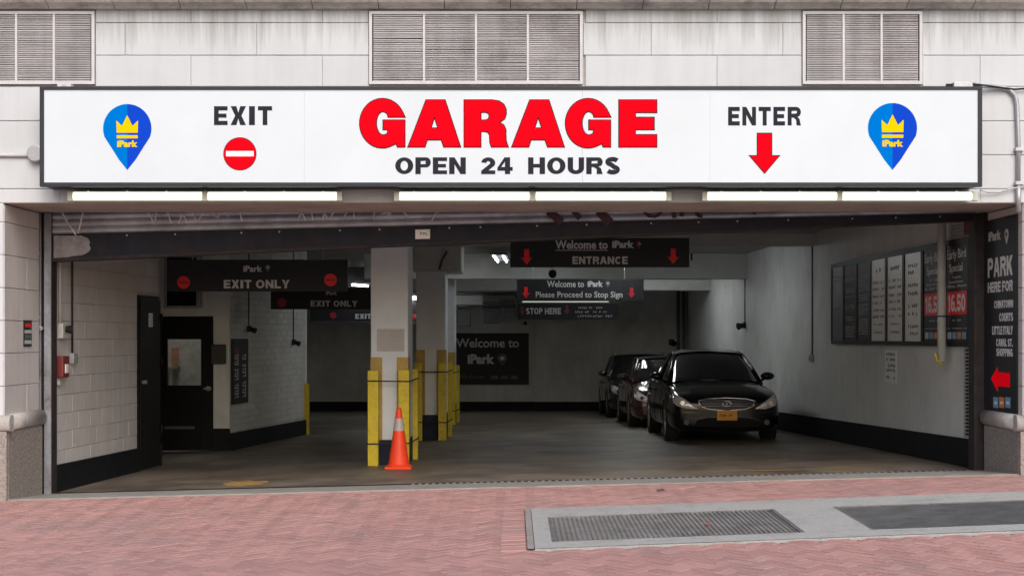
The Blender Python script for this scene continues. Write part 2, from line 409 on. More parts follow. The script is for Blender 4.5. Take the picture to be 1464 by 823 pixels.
def squiggle(mb, x0, x1, z, h, y, n):
    """a row of unreadable small print: short upright and flat marks"""
    w = (x1 - x0) / n
    for i in range(n):
        if random.random() < 0.14: continue
        a = x0 + i * w
        mb.box(a + w * 0.1, a + w * 0.34, y - 0.002, y, z, z + h * random.uniform(0.7, 1))
        k = random.choice((0, 0.5, 0.8))
        mb.box(a + w * 0.34, a + w * 0.82, y - 0.002, y, z + h * k * 0.8, z + h * (k * 0.8 + 0.22))
        if random.random() < 0.6: mb.box(a + w * 0.62, a + w * 0.82, y - 0.0016, y, z + h * 0.23, z + h * 0.62)


# ------------------------------------------------------------------ block capitals
def _arc(cx, cy, rx, ry, a0, a1, n=10): return [(cx + rx * math.cos(R(lerp(a0, a1, i / n))), cy + ry * math.sin(R(lerp(a0, a1, i / n)))) for i in range(n + 1)]
def _stroke(pts, t):
    P = [Vector(p) for p in pts]; L_ = []; Q = []
    for i, p in enumerate(P):
        d_ = (P[min(i + 1, len(P) - 1)] - P[max(i - 1, 0)]).normalized(); n_ = Vector((-d_.y, d_.x)) * t / 2
        L_.append(tuple(p + n_)); Q.append(tuple(p - n_))
    return L_ + Q[::-1]
def cap(ch, w, h, t, v):
    """outline loops of a heavy capital in a w by h box, t = stem width, v = bar height"""
    m = h / 2
    if ch == 'E': return [[(0, 0), (w, 0), (w, v), (t, v), (t, m - v * .48), (w * .92, m - v * .48), (w * .92, m + v * .48), (t, m + v * .48), (t, h - v), (w, h - v), (w, h), (0, h)]]
    if ch == 'F': return [[(0, 0), (t, 0), (t, m - v * .55), (w * .9, m - v * .55), (w * .9, m + v * .42), (t, m + v * .42), (t, h - v), (w, h - v), (w, h), (0, h)]]
    if ch == 'L': return [[(0, 0), (w, 0), (w, v), (t, v), (t, h), (0, h)]]
    if ch == 'T': a = (w - t) / 2; return [[(a, 0), (a + t, 0), (a + t, h - v), (w, h - v), (w, h), (0, h), (0, h - v), (a, h - v)]]
    if ch == 'I': return [[(0, 0), (w, 0), (w, h), (0, h)]]
    if ch == 'H': return [[(0, 0), (t, 0), (t, m - v / 2), (w - t, m - v / 2), (w - t, 0), (w, 0), (w, h), (w - t, h), (w - t, m + v / 2), (t, m + v / 2), (t, h), (0, h)]]
    if ch == 'N': return [[(0, 0), (t, 0), (t, h * .58), (w - t, 0), (w, 0), (w, h), (w - t, h), (w - t, h * .42), (t, h), (0, h)]]
    if ch == 'X': a = t * 1.25; return [[(0, 0), (a, 0), (w / 2, m - t * .62), (w - a, 0), (w, 0), (w / 2 + a * .55, m), (w, h), (w - a, h), (w / 2, m + t * .62), (a, h), (0, h), (w / 2 - a * .55, m)]]
    if ch == 'Y': a = t * 1.15; return [[(w / 2 - t / 2, 0), (w / 2 + t / 2, 0), (w / 2 + t / 2, m * .8), (w, h), (w - a, h), (w / 2, m * 1.1), (a, h), (0, h), (w / 2 - t / 2, m * .8)]]
    if ch == 'A': a = t * 1.05; return [[(0, 0), (a, 0), (a + w * .06, v * 1.1), (w - a - w * .06, v * 1.1), (w - a, 0), (w, 0), (w / 2 + a * .62, h), (w / 2 - a * .62, h)], [(a + w * .13, v * 2.0), (w / 2, h - v * 1.1), (w - a - w * .13, v * 2.0)]]
    if ch == 'W': a = t * .95; return [[(0, h), (w * .17, 0), (w * .36, 0), (w * .5, h * .6), (w * .64, 0), (w * .83, 0), (w, h), (w - a, h), (w * .74, h * .42), (w * .6, h), (w * .4, h), (w * .26, h * .42), (a, h)]]
    if ch == 'K': return [[(0, 0), (t, 0), (t, h * .28), (t * 1.35, h * .40), (w - t * 1.3, 0), (w, 0), (w * .62, h * .60), (w * .97, h), (w - t * 1.25, h), (t, h * .58), (t, h), (0, h)]]
    if ch in 'O0': return [_arc(w / 2, m, w / 2, h / 2, 0, 354, 24), _arc(w / 2, m, w / 2 - t, h / 2 - v * .95, 0, 354, 24)]
    if ch == 'U':
        r = w / 2; return [[(0, h)] + _arc(r, h * .36, r, h * .36, 180, 360, 12) + [(w, h), (w - t, h)] + _arc(r, h * .36, r - t, h * .36 - v, 360, 180, 10) + [(t, h)]]
    if ch == 'C': return [_arc(w / 2, m, w / 2, m, 38, 322, 20) + _arc(w / 2, m, w / 2 - t, m - v, 318, 42, 16)]
    if ch == 'G': return [_arc(w / 2, m, w / 2, m, 38, 300, 20) + [(w - t * .8, v * .5), (w - t * .8, 0), (w, 0), (w, m + v * .2), (w * .5, m + v * .2), (w * .5, m - v * .7), (w - t, m - v * .7)] + _arc(w / 2, m, w / 2 - t, m - v, 320, 42, 16)]
    if ch == 'S':
        c = _arc(w / 2, h * .73, w / 2 - t / 2, h * .27 - v / 2, 25, 250, 12) + _arc(w / 2, h * .27, w / 2 - t / 2, h * .27 - v / 2, 70, -155, 12)
        return [_stroke(c, (t + v) / 2)]
    if ch == '2': return [_stroke(_arc(w / 2, h * .68, w / 2 - t / 2, h * .32 - v / 2, 170, -35, 12) + [(t * .75, v * .8)], (t + v) / 2) , ] if False else [[(0, 0), (w, 0), (w, v), (w * .52, v)] + _arc(w / 2, h * .67, w / 2, h * .33, -30, 175, 12) + [(t, h * .66)] + _arc(w / 2, h * .67, w / 2 - t, h * .33 - v, 170, -30, 8) + [(0, v * .9)]]
    if ch == '4': return [[(w - t * 1.5, 0), (w - t * .5, 0), (w - t * .5, h * .2), (w, h * .2), (w, h * .2 + v), (w - t * .5, h * .2 + v), (w - t * .5, h), (w - t * 1.6, h), (0, h * .38), (0, h * .2), (w - t * 1.5, h * .2)], [(w - t * 1.5, h * .2 + v), (t * .75, h * .2 + v), (w - t * 1.5, h * .74)]]
    if ch == '1': a = w * .5; return [[(a - t * .4, 0), (a + t * .6, 0), (a + t * .6, h), (a - t * .1, h), (0, h * .8), (0, h * .64), (a - t * .4, h * .76)]]
    if ch == '.': return [[(0, 0), (w, 0), (w, v), (0, v)]]
    if ch == '5': return [[(0, v * 1.3), (0, v * .6)] + _arc(w / 2, h * .33, w / 2, h * .33, 215, 460, 14) + [(t * .9, h * .62), (t, h - v), (w * .95, h - v), (w * .95, h), (t * .2, h), (0, h * .42), (t * .9, h * .42)] + _arc(w / 2, h * .33, w / 2 - t, h * .33 - v, 130, -140, 10) + [(t, v * 1.4)]]
    if ch == '6': return [_arc(w / 2, h * .33, w / 2, h * .33, 175, 400, 14) + [(w * .8, h * .62), (w * .35, h * .58), (w * .5, h * .82), (w * .9, h * .8), (w * .8, h)] + _arc(w / 2, h * .5, w / 2, h / 2, 95, 170, 8), _arc(w / 2, h * .33, w / 2 - t, h * .33 - v, 0, 350, 12)]
    if ch in 'PR':
        b = h * (.40 if ch == 'P' else .44); r = (h - b) / 2
        o_ = [(0, 0), (t, 0), (t, b)] if ch == 'P' else [(0, 0), (t, 0), (t, b - v * .1), (w * .45, b - v * .1), (w * .64, h * .30), (w - t * 1.1, 0), (w, 0), (w * .90, h * .34), (w * .74, b + v * .1)]
        o_ += _arc(w - r * .9, b + r, r * .9, r, -90 if ch == 'P' else -60, 90, 12) + [(0, h)]
        return [o_, [(t, b + v * .85), (t, h - v)] + _arc(w - r * .9, b + r, r * .9 - t, max(r - v * .92, .004 * h), 90, -90, 8)]
    return []
CW = dict(I=.38, T=.92, E=.88, F=.84, L=.82, N=1.03, H=1.03, W=1.45, X=1.0, A=1.08, K=1.03, O=1.12, C=1.02, G=1.08, U=1.0, S=.95, P=.95, R=1.0, Y=1.0)
CW.update({'.': .34, '1': .6, '2': .9, '4': .98, '5': .92, '6': .92, '0': .95})
def caps(s, x0, x1, z0, z1, T, y, mat, parent, wt=.32, gap=.14, depth=.002, name='lettering'):
    """a line of block capitals filling x0..x1, z0..z1; a line of letters flat on its panel"""
    tot = sum(.45 if c == ' ' else CW[c] + gap for c in s) - gap; h = z1 - z0; k = (x1 - x0) / tot
    loops = []; x = x0
    for c in s:
        if c == ' ': x += .45 * k; continue
        w = CW[c] * k; t = min(wt * k, w)
        if c in 'I.': t = w
        for lp in cap(c, w, h, t, h * .225): loops.append([(x + a, z0 + b) for a, b in lp])
        x += (CW[c] + gap) * k
    return glyph(loops, T, y, depth, mat, parent, name)

# ------------------------------------------------------------------ ground heights
FY = -1.27                                     # facade plane; the door plane is y = 0
FS = 2200 / (FY - CAMY)                        # pixels per metre there (survey scale used to take sizes off the photo)
DS = 2200 / 16.8
def fx(p): return (p - 732) / FS
def fz(p): return EYE + (480 - p) / FS
def lerp(a, b, t): return a + (b - a) * t
def slope(dd):
    T_ = [(0, .0252), (1.8, .0356), (4.1, .038), (5.6, .021), (99, .021)]
    for (a, sa), (b, sb) in zip(T_, T_[1:]):
        if dd <= b: return lerp(sa, sb, (dd - a) / (b - a))
    return .021
def gz(x, y):
    x = max(-9, min(9, x))
    if y >= 0: return lerp(.0071 + .0253 * x, -.345, min(1, y / 23.2))
    if y > FY: return lerp(.0071 + .0253 * x, .069 + .0252 * x, y / FY)
    dd = FY - y
    return .069 - .015 * min(dd, 5.6) + slope(dd) * x

def sheet(name, x0, x1, y0, y1, nx, ny, dz, mat, kind='structure', parent=None, hole=None):
    mb = MB(); xs = [lerp(x0, x1, i / nx) for i in range(nx + 1)]; ys = [lerp(y0, y1, i / ny) for i in range(ny + 1)]
    mb.add([(x, y, gz(x, y) + dz) for y in ys for x in xs],
           [(j * (nx + 1) + i, j * (nx + 1) + i + 1, (j + 1) * (nx + 1) + i + 1, (j + 1) * (nx + 1) + i) for j in range(ny) for i in range(nx)
            if not (hole and hole(xs[i], xs[i + 1], ys[j], ys[j + 1]))])
    return mb.build(name, mat, parent, kind=kind)

KY = FY - 5.58                                  # kerb line
# far ground and road
MB().add([(-900, -900, -1.9), (900, -900, -1.9), (900, 900, -1.9), (-900, 900, -1.9)], [(0, 1, 2, 3)]).build('ground', 'tarmac', kind='structure')
rd = MB()
xs = [-60, -9, -4, 0, 4, 9, 60]
rd.add([(x, y, gz(x, KY) - 0.11 + (0.05 if y == -14 else 0)) for y in (-24, -14, KY - 0.16) for x in xs],
       [(j * 7 + i, j * 7 + i + 1, j * 7 + 8 + i, j * 7 + 7 + i) for j in range(2) for i in range(6)])
rd.build('road', 'road', kind='structure')
rl = MB()
rl.add([(x, y, gz(x, KY) - 0.104) for y in (KY - 1.9, KY - 0.17) for x in (-9, 9)], [(0, 1, 3, 2)])
rl.build('cycle_lane', 'bikelane', kind='structure')
# kerb in stones
kerb = MB()
kerb.add([(-9, KY - .15, gz(-9, KY) - .4), (9, KY - .15, gz(9, KY) - .4), (9, KY, gz(9, KY) - .4), (-9, KY, gz(-9, KY) - .4),
          (-9, KY - .15, gz(-9, KY) - .03), (9, KY - .15, gz(9, KY) - .03), (9, KY, gz(9, KY) - .03), (-9, KY, gz(-9, KY) - .03)],
         [(0, 3, 2, 1), (4, 5, 6, 7), (0, 1, 5, 4), (2, 3, 7, 6), (0, 4, 7, 3), (1, 2, 6, 5)])
kerb_o = kerb.build('kerb', 'mortar', kind='structure')
x = -9.0
while x < 9:
    a, b = x + .004, min(x + 1.5, 9) - .004
    k = MB(); za, zb = gz(a, KY), gz(b, KY)
    y0, y1, c = KY - .165, KY, .02
    k.add([(a, y0, za - .35), (b, y0, zb - .35), (b, y0, zb - c), (a, y0, za - c), (a, y0 + c, za), (b, y0 + c, zb), (b, y1, zb), (a, y1, za), (b, y1, zb - .35), (a, y1, za - .35)],
          [(0, 1, 2, 3), (3, 2, 5, 4), (4, 5, 6, 7), (6, 8, 9, 7), (0, 3, 4, 7, 9), (1, 8, 6, 5, 2)])
    k.build('kerb_stone', 'kerb', kerb_o)
    x += 1.5

# ------------------------------------------------------------------ sidewalk: joint bed, apron, herringbone pavers
AX0, AX1 = 0.17, 9.0                            # concrete apron round the gratings
AY1, AY0 = FY - 1.78, FY - 4.13
G1 = (0.30, 2.27, FY - 3.92, FY - 2.42)         # first grating opening x0,x1,y0,y1
def sk(x, y): return x
# openings measured on the photograph: grate 1 782..1145, grate 2 1190..beyond the frame
PITS = [(0.305, 2.235, FY - 3.80, FY - 2.35), (2.74, 6.6, FY - 3.80, FY - 2.35)]
def in_apron(x0, x1, y0, y1): return x0 > AX0 - .001 and y0 > AY0 - .001 and y1 < AY1 + .001
mb = MB()
xs = sorted(set([-9, -6, -3, -1.5, AX0, 1.2, 2.5, 3.8, 5.2, 6.6, AX1])); ys = sorted(set([KY, FY - 5, AY0, FY - 3.3, FY - 2.5, AY1, FY - 1, FY]))
mb.add([(x, y, gz(x, y) - 0.012) for y in ys for x in xs],
       [(j * len(xs) + i, j * len(xs) + i + 1, (j + 1) * len(xs) + i + 1, (j + 1) * len(xs) + i) for j in range(len(ys) - 1) for i in range(len(xs) - 1)
        if not in_apron(xs[i], xs[i + 1], ys[j], ys[j + 1])])
sidewalk = mb.build('sidewalk', 'sand', kind='structure')

ap = MB()
xs = [AX0, PITS[0][0], PITS[0][1], PITS[1][0], PITS[1][1], AX1]; ys = [AY0, PITS[0][2], PITS[0][3], AY1]
ap.add([(x, y, gz(x, y) + .010) for y in ys for x in xs],
       [(j * 6 + i, j * 6 + i + 1, j * 6 + 7 + i, j * 6 + 6 + i) for j in range(3) for i in range(5) if not (j == 1 and i in (1, 3))])
for (a, b, c, d_) in PITS:                      # pit walls and floor
    z = lambda x, y: gz(x, y) + .010
    ap.add([(a, c, z(a, c)), (b, c, z(b, c)), (b, d_, z(b, d_)), (a, d_, z(a, d_)), (a, c, -.9), (b, c, -.9), (b, d_, -.9), (a, d_, -.9)],
           [(0, 1, 5, 4), (1, 2, 6, 5), (2, 3, 7, 6), (3, 0, 4, 7), (4, 5, 6, 7)])
for (xa, ya, xb, yb) in ((AX0, AY0, AX1, AY0), (AX1, AY1, AX0, AY1), (AX0, AY1, AX0, AY0)):
    ap.add([(xa, ya, gz(xa, ya) - .05), (xb, yb, gz(xb, yb) - .05), (xb, yb, gz(xb, yb) + .010), (xa, ya, gz(xa, ya) + .010)], [(0, 1, 2, 3)])
apron = ap.build('concrete_apron', 'apron', kind='structure')
ed = MB()
for (xa, ya, xb, yb) in ((AX0, AY0, AX1, AY0 + .10), (AX0, AY0 + .1, AX0 + .10, AY1)):
    ed.add([(xa, ya, gz(xa, ya) + .014), (xb, ya, gz(xb, ya) + .014), (xb, yb, gz(xb, yb) + .014), (xa, yb, gz(xa, yb) + .014)], [(0, 1, 2, 3)])
ed.build('apron_edging', 'apronlite', apron)
sm = MB()                                       # grey steel angle down the left end and hairline cracks
sm.add([(AX0 - .055, AY0, gz(AX0, AY0) + .012), (AX0 - .005, AY0, gz(AX0, AY0) + .012), (AX0 - .005, AY1, gz(AX0, AY1) + .012), (AX0 - .055, AY1, gz(AX0, AY1) + .012)], [(0, 1, 2, 3)])
sm.build('edge_angle', 'thresh', apron)

def grating(label, pit, pitch, w, cross, mat, loc):
    t = thing('sidewalk_grating', label, 'grating', loc, 0, 'steel gratings in the sidewalk')
    a, b, c, d_ = pit
    f = MB()
    for (xa, xb, ya, yb) in ((a + .003, b - .003, c + .003, c + .03), (a + .003, b - .003, d_ - .03, d_ - .003), (a + .003, a + .03, c + .031, d_ - .031), (b - .03, b - .003, c + .031, d_ - .031)):
        zs = [gz(xa, ya), gz(xb, ya), gz(xb, yb), gz(xa, yb)]
        pts = [(xa, ya), (xb, ya), (xb, yb), (xa, yb)]
        f.add([(p[0], p[1], q - .03) for p, q in zip(pts, zs)] + [(p[0], p[1], q + .008) for p, q in zip(pts, zs)],
              [(3, 2, 1, 0), (4, 5, 6, 7), (0, 1, 5, 4), (1, 2, 6, 5), (2, 3, 7, 6), (3, 0, 4, 7)])
    f.build('frame', mat, t)
    n = int((b - a - .08) / pitch); y0, y1 = c + .032, d_ - .032
    bm_ = MB(); dz = gz((a + b) / 2, y1) - gz((a + b) / 2, y0)
    bm_.add([(xx, yy, zz + (dz if yy == y1 - y0 else 0)) for xx in (-w / 2, w / 2) for yy in (0, y1 - y0) for zz in (-.03, 0)],
            [(0, 1, 3, 2), (4, 6, 7, 5), (0, 4, 5, 1), (2, 3, 7, 6), (1, 5, 7, 3), (0, 2, 6, 4)])
    first = bm_.build('bar', mat, None); me = first.data; bpy.data.objects.remove(first)
    for i in range(n):
        xx = a + .05 + i * (b - a - .1) / (n - 1)
        inst('bar', me, t, (xx, y0, gz(xx, y0) + .004))
    nc = int((y1 - y0) / cross)
    for j in range(1, nc):
        yy = lerp(y0, y1, j / nc); c_ = MB()
        xa, xb = a + .032, b - .032
        c_.add([(xa, yy - .005, gz(xa, yy) - .02), (xb, yy - .005, gz(xb, yy) - .02), (xb, yy + .005, gz(xb, yy) - .02), (xa, yy + .005, gz(xa, yy) - .02),
                (xa, yy - .005, gz(xa, yy) + .0005), (xb, yy - .005, gz(xb, yy) + .0005), (xb, yy + .005, gz(xb, yy) + .0005), (xa, yy + .005, gz(xa, yy) + .0005)],
               [(3, 2, 1, 0), (4, 5, 6, 7), (0, 1, 5, 4), (1, 2, 6, 5), (2, 3, 7, 6), (3, 0, 4, 7)])
        c_.build('cross_rod', mat, t)
    return t
grating('open barred steel grating in the middle of the sidewalk, left one of the two', PITS[0], .038, .011, .058, 'grate', (1.2, FY - 3.1, gz(1.2, FY - 3.1)))
grating('dark finely barred steel grating in the sidewalk at the right edge', PITS[1], .0245, .010, .05, 'gratedk', (4.4, FY - 3.1, gz(4.4, FY - 3.1)))
sc_ = MB()                                      # red paint mark, built as a small raised scrap on the left grating
sc_.add([(1.55, FY - 3.22, gz(1.5, FY - 3.2) + .012), (1.585, FY - 3.23, gz(1.5, FY - 3.2) + .02), (1.59, FY - 3.18, gz(1.5, FY - 3.2) + .022), (1.555, FY - 3.17, gz(1.5, FY - 3.2) + .012)], [(0, 1, 2, 3)])
sc_.build('litter', 'sred', None, label='small red paint mark, shaped as a scrap, on the left sidewalk grating', cat='litter', org=(1.57, FY - 3.2, gz(1.57, FY - 3.2)))

# herringbone: unit cells rotated 45 degrees so the zigzags run along the street
W_ = .1
cells = []
c45 = math.sqrt(.5)
for i in range(-150, 151):
    for j in range(-150, 151):
        r = (i - j) % 4
        if r == 0: cx, cy, ang = i + 1, j + .5, 0
        elif r == 3: cx, cy, ang = i + .5, j + 1, 90
        else: continue
        X = (cx - cy * 1.0) * 0
        u, v = cx * W_, cy * W_
        # rotate by +45 degrees: direction (1,-1) becomes the x axis
        xx = (u - v) * c45; yy = (u + v) * c45
        cells.append((xx, yy - 4.2, ang + 45))
bl = .1935 / 2; bw = .0935 / 2
def brick_prof(h=.0):
    c = .004
    v = [(-bl, -bw, -.03), (bl, -bw, -.03), (bl, bw, -.03), (-bl, bw, -.03), (-bl, -bw, -c), (bl, -bw, -c), (bl, bw, -c), (-bl, bw, -c),
         (-bl + c, -bw + c, 0), (bl - c, -bw + c, 0), (bl - c, bw - c, 0), (-bl + c, bw - c, 0)]
    f = [(0, 1, 5, 4), (1, 2, 6, 5), (2, 3, 7, 6), (3, 0, 4, 7), (4, 5, 9, 8), (5, 6, 10, 9), (6, 7, 11, 10), (7, 4, 8, 11), (8, 9, 10, 11)]
    return v, f
bv, bf = brick_prof()
def ok(x, y):
    if not (-8.9 < x < 8.9 and KY - .02 < y < FY + .04): return False
    if x > AX0 - .08 and AY0 + .02 < y < AY1 - .02: return False
    return True
pav = []
for (x, y, a) in cells:
    if ok(x, y):
        dmg = (1.35 < x < 2.05 and FY - .62 < y < FY - .25)
        pav.append((x, y, a, dmg))
for i in range(60):                             # header course round the apron
    y = AY0 + .05 + i * .1
    if y < AY1 + .05: pav.append((AX0 - .16, y, .001, False))
# size in the picture decides which pavers are single parts
def shown(p):
    Z = p[1] - CAMY; px = 732 + p[0] * 2200 / Z; py = 480 + (EYE - gz(p[0], p[1])) * 2200 / Z
    if not (0 < px < 1464 and py < 823): return 0
    return 1 / Z
pav.sort(key=shown, reverse=True)
mesh0 = None
rest = MB()
for k, (x, y, a, dmg) in enumerate(pav):
    dz = random.gauss(0, .0013) + (.007 if a == .001 else 0) + (-random.choice((0, .006, .012)) if dmg else 0)
    tx, ty = random.gauss(0, .003), random.gauss(0, .003)
    if k < 298:
        if mesh0 is None:
            b0 = MB().add(bv, bf).build('brick', 'brick'); mesh0 = b0.data; bpy.data.objects.remove(b0)
        sx = (gz(x + .1, y) - gz(x - .1, y)) / .2; sy = (gz(x, y + .1) - gz(x, y - .1)) / .2
        o = inst('brick', mesh0, sidewalk, (x, y, gz(x, y) + dz))
        o.rotation_euler = (sy + tx, -sx + ty, R(a))
    else:
        ca, sa = math.cos(R(a)), math.sin(R(a))
        rest.add([(x + p[0] * ca - p[1] * sa, y + p[0] * sa + p[1] * ca, gz(x, y) + slope(FY - y) * (p[0] * ca - p[1] * sa) + dz + p[2] + tx * p[0] + ty * p[1]) for p in bv], bf)
rest.build('paver_field', 'brick', sidewalk, kind='stuff')

# ------------------------------------------------------------------ garage floor, threshold, drain
sheet('garage_floor', -7.5, 6.2, 0.14, 23.6, 14, 20, 0, 'floor')
th = MB()
th.add([(x, y, gz(x, y) + (.012 if y < -.5 else .001)) for y in (FY + .0, -.02) for x in (-5.2, -2.6, 0, 2.6, 5.25)], [(i, i + 1, i + 6, i + 5) for i in range(4)])
th.add([(x, FY, gz(x, FY) + .012) for x in (-5.2, 5.25)] + [(x, FY, gz(x, FY) - .08) for x in (5.25, -5.2)], [(0, 3, 2, 1)])
th.build('threshold_slab', 'thresh', kind='structure')
# shallow channel between slab and garage floor
ch = MB()
ch.add([(x, y, gz(x, 0) - .03) for y in (-.03, .15) for x in (-5.2, 5.2)], [(0, 1, 3, 2)])
ch.build('drain_channel', 'base', kind='structure')
dr = thing('trench_drain', 'long narrow slotted iron drain across the garage threshold', 'drain', (2.0, .05, gz(2, 0)))
x0, x1 = -1.1, 5.15
e = MB()
for yy in (-.018, .116):
    e.add([(x0, yy, gz(x0, 0) - .002), (x1, yy, gz(x1, 0) - .002), (x1, yy + .02, gz(x1, 0) - .002), (x0, yy + .02, gz(x0, 0) - .002)], [(0, 1, 2, 3)])
e.build('frame', 'drain', dr)
e = MB(); n = int((x1 - x0) / .075)
for i in range(n):
    a = x0 + i * .075
    e.box(a, a + .032, .004, .114, gz(a, 0) - .02, gz(a, 0) + .001)
e.build('slotted_bars', 'steel', dr, kind='stuff')
e = MB()                                         # flat dark strip standing in for the groove along the left half
a, b = -4.95, -1.13
e.add([(a, .03, gz(a, 0) + .002), (b, .03, gz(b, 0) + .002), (b, .13, gz(b, 0) + .002), (a, .13, gz(a, 0) + .002)], [(0, 1, 2, 3)])
e.build('groove_strip', 'drain', dr)
# worn yellow paint on the floor
def blot(cx, cy, rx, ry, seed):
    random.seed(seed); n = 26; pts = []
    for i in range(n):
        t = 2 * math.pi * i / n; k = random.uniform(.62, 1.1)
        xx, yy = cx + rx * k * math.cos(t), cy + ry * k * math.sin(t); pts.append((xx, yy, gz(xx, yy) + .004))
    m = MB(); m.add([(cx, cy, gz(cx, cy) + .004)] + pts, [(0, i + 1, (i + 1) % n + 1) for i in range(n)]); return m
pm = blot(-3.02, .72, .30, .42, 3); pm.v += []; pm.build('yellow_floor_mark', 'ypaint', kind='structure')
pm = blot(3.1, .75, 1.5, .07, 5); pm.build('yellow_floor_line', 'ypaint', kind='structure')
random.seed(21)

# ------------------------------------------------------------------ facade
LX, RX = -5.13, 5.16                              # reveal planes of the opening
SOF = fz(290)                                     # soffit height
facade = thing('garage_facade', 'pale stone block facade with a wide garage opening under the lit sign', 'building', (0, FY, 0))
core = MB()
core.box(-9, 9, FY + .02, -.9, SOF + .03, 5.35)
core.box(-9, LX - .02, FY + .02, .2, -.5, SOF + .03)
core.box(RX + .02, 9, FY + .02, .2, -.5, SOF + .03)
core.build('wall_core', 'mortar', facade)
# header behind the shutter
hd = MB(); hd.box(-5.3, 5.3, .30, .45, 2.93, 3.8); hd.box(-9, 9, -.9, .45, 3.8, 3.95)
hd.build('header', 'ceil', facade)
sf = MB(); sf.box(LX - .02, RX + .02, FY - .004, -.10, SOF, SOF + .028)
sf.build('soffit', 'soffit', facade)

LOUV = [(-34, 136, 17, 121, 3), (528, 833, 17, 121, 4), (1147, 1318, 17, 121, 3)]
courses = [(14, 33), (33, 79.5), (79.5, 124), (124, 173), (173, 221.5), (221.5, 270), (270, 290)]
random.seed(4)
J = .0028
def blocks(px0, px1, py0, py1, off, mat='stone', w=188):
    x = px0 - ((px0 - off) % w)
    while x < px1:
        a, b = max(x, px0), min(x + w, px1)
        if b - a > 4:
            t = random.uniform(-.0012, .0012)
            MB().box(fx(a) + .0012, fx(b) - .0012, FY - .006 + t, FY + .06, fz(py1) + J, fz(py0) - J, c=.004).build('block', mat, facade)
        x += w
for ci, (a, b) in enumerate(courses):
    spans = [(-540, 2004)]
    for (l0, l1, t0, t1, n) in LOUV:
        if a < t1 - 2 and b > t0 + 2:
            ns = []
            for (p, q) in spans:
                if l0 > p and l1 < q: ns += [(p, l0 - 1), (l1 + 1, q)]
                else: ns.append((p, q))
            spans = ns
    for (p, q) in spans: blocks(p, q, a, b, 73 + (94 if ci % 2 else 0) + 12)
# filler above the louvres (14..17) is the frame lip; below them the lip of the sign
for (p, q, o_) in ((-540, 5, 5), (1463, 2004, 1463)):
    yy = 290
    for b in (317, 364, 411, 458, 505, 552, 594):
        blocks(p, q, yy, b, o_); yy = b
# reveal blocks: left reveal faces +x, right faces -x
TLr = frame(LX, FY, 0, R(90)); TRr = frame(RX, 0, 0, R(-90))
yy = 292
for k, b in enumerate((317, 364, 411, 458, 505, 552, 594)):
    for T in (TLr, TRr):
        for (u0, u1) in (((0.004, 1.14),) if k % 2 else ((0.004, .72), (.72, 1.14))) if T is TLr else ((.13, 1.266),):
            MB(T).box(u0 + J, u1 - J, -.006, .05, fz(b) + J, fz(yy) - J, c=.004).build('block', 'reveal', facade)
    yy = b
# bullnose ledge: outer faces and both reveals
def nose(T, u0, u1, name='bullnose'):
    m = MB(T); pr = []
    z1, z0 = fz(593), fz(616); zc, rr = (z0 + z1) / 2, (z1 - z0) / 2
    for i in range(9):
        t = math.pi * i / 8; pr.append((-.03 - .055 * math.sin(t), zc + rr * math.cos(t)))
    pr += [(.05, z0), (.05, z1)]
    vs = [(u, y, z) for u in (u0, u1) for y, z in pr]; n = len(pr)
    m.add(vs, [(i, (i + 1) % n, n + (i + 1) % n, n + i) for i in range(n)] + [tuple(range(n - 1, -1, -1)), tuple(range(n, 2 * n))])
    o = m.build(name, 'nose', facade); 
    o.data.polygons.foreach_set('use_smooth', [len(p.vertices) == 4 for p in o.data.polygons])
nose(frame(0, FY, 0, 0), -9, LX + .085); nose(frame(0, FY, 0, 0), RX - .085, 9)
nose(TLr, .001, 1.16); nose(TRr, .10, 1.269)
# granite plinth stones
for (T, spans) in ((frame(0, FY, 0), [(-9, -7.4), (-7.4, -6.2), (-6.2, LX + .045), (RX - .045, 6.4), (6.4, 7.8), (7.8, 9)]), (TLr, [(.001, 1.14)]), (TRr, [(.12, 1.269)])):
    for (a, b) in spans:
        MB(T).box(a + .003, b - .003, -.045, .05, -.5, fz(616) - .002, c=.006).build('plinth_stone', 'granite', facade)
# cornice stones with a rounded nose
xx = fx(72 - 94 * 8)
while xx < 9:
    a, b = max(xx, -9) + .004, min(xx + 94 / FS, 9) - .004
    pr = [(0, fz(15)), (-.05, fz(14)), (-.09, fz(10)), (-.155, fz(8)), (-.185, fz(4)), (-.19, fz(-4)), (-.17, fz(-14)), (-.10, fz(-22)), (-.10, fz(-50)), (0, fz(-50))]
    m = MB(frame(0, FY, 0)); n = len(pr)
    m.add([(u, y, z) for u in (a, b) for y, z in pr], [(i, n + i, n + (i + 1) % n, (i + 1) % n) for i in range(n)] + [tuple(range(n)), tuple(range(2 * n - 1, n - 1, -1))])
    if b - a > .05: m.build('cornice_stone', 'cornice', facade)
    xx += 94 / FS

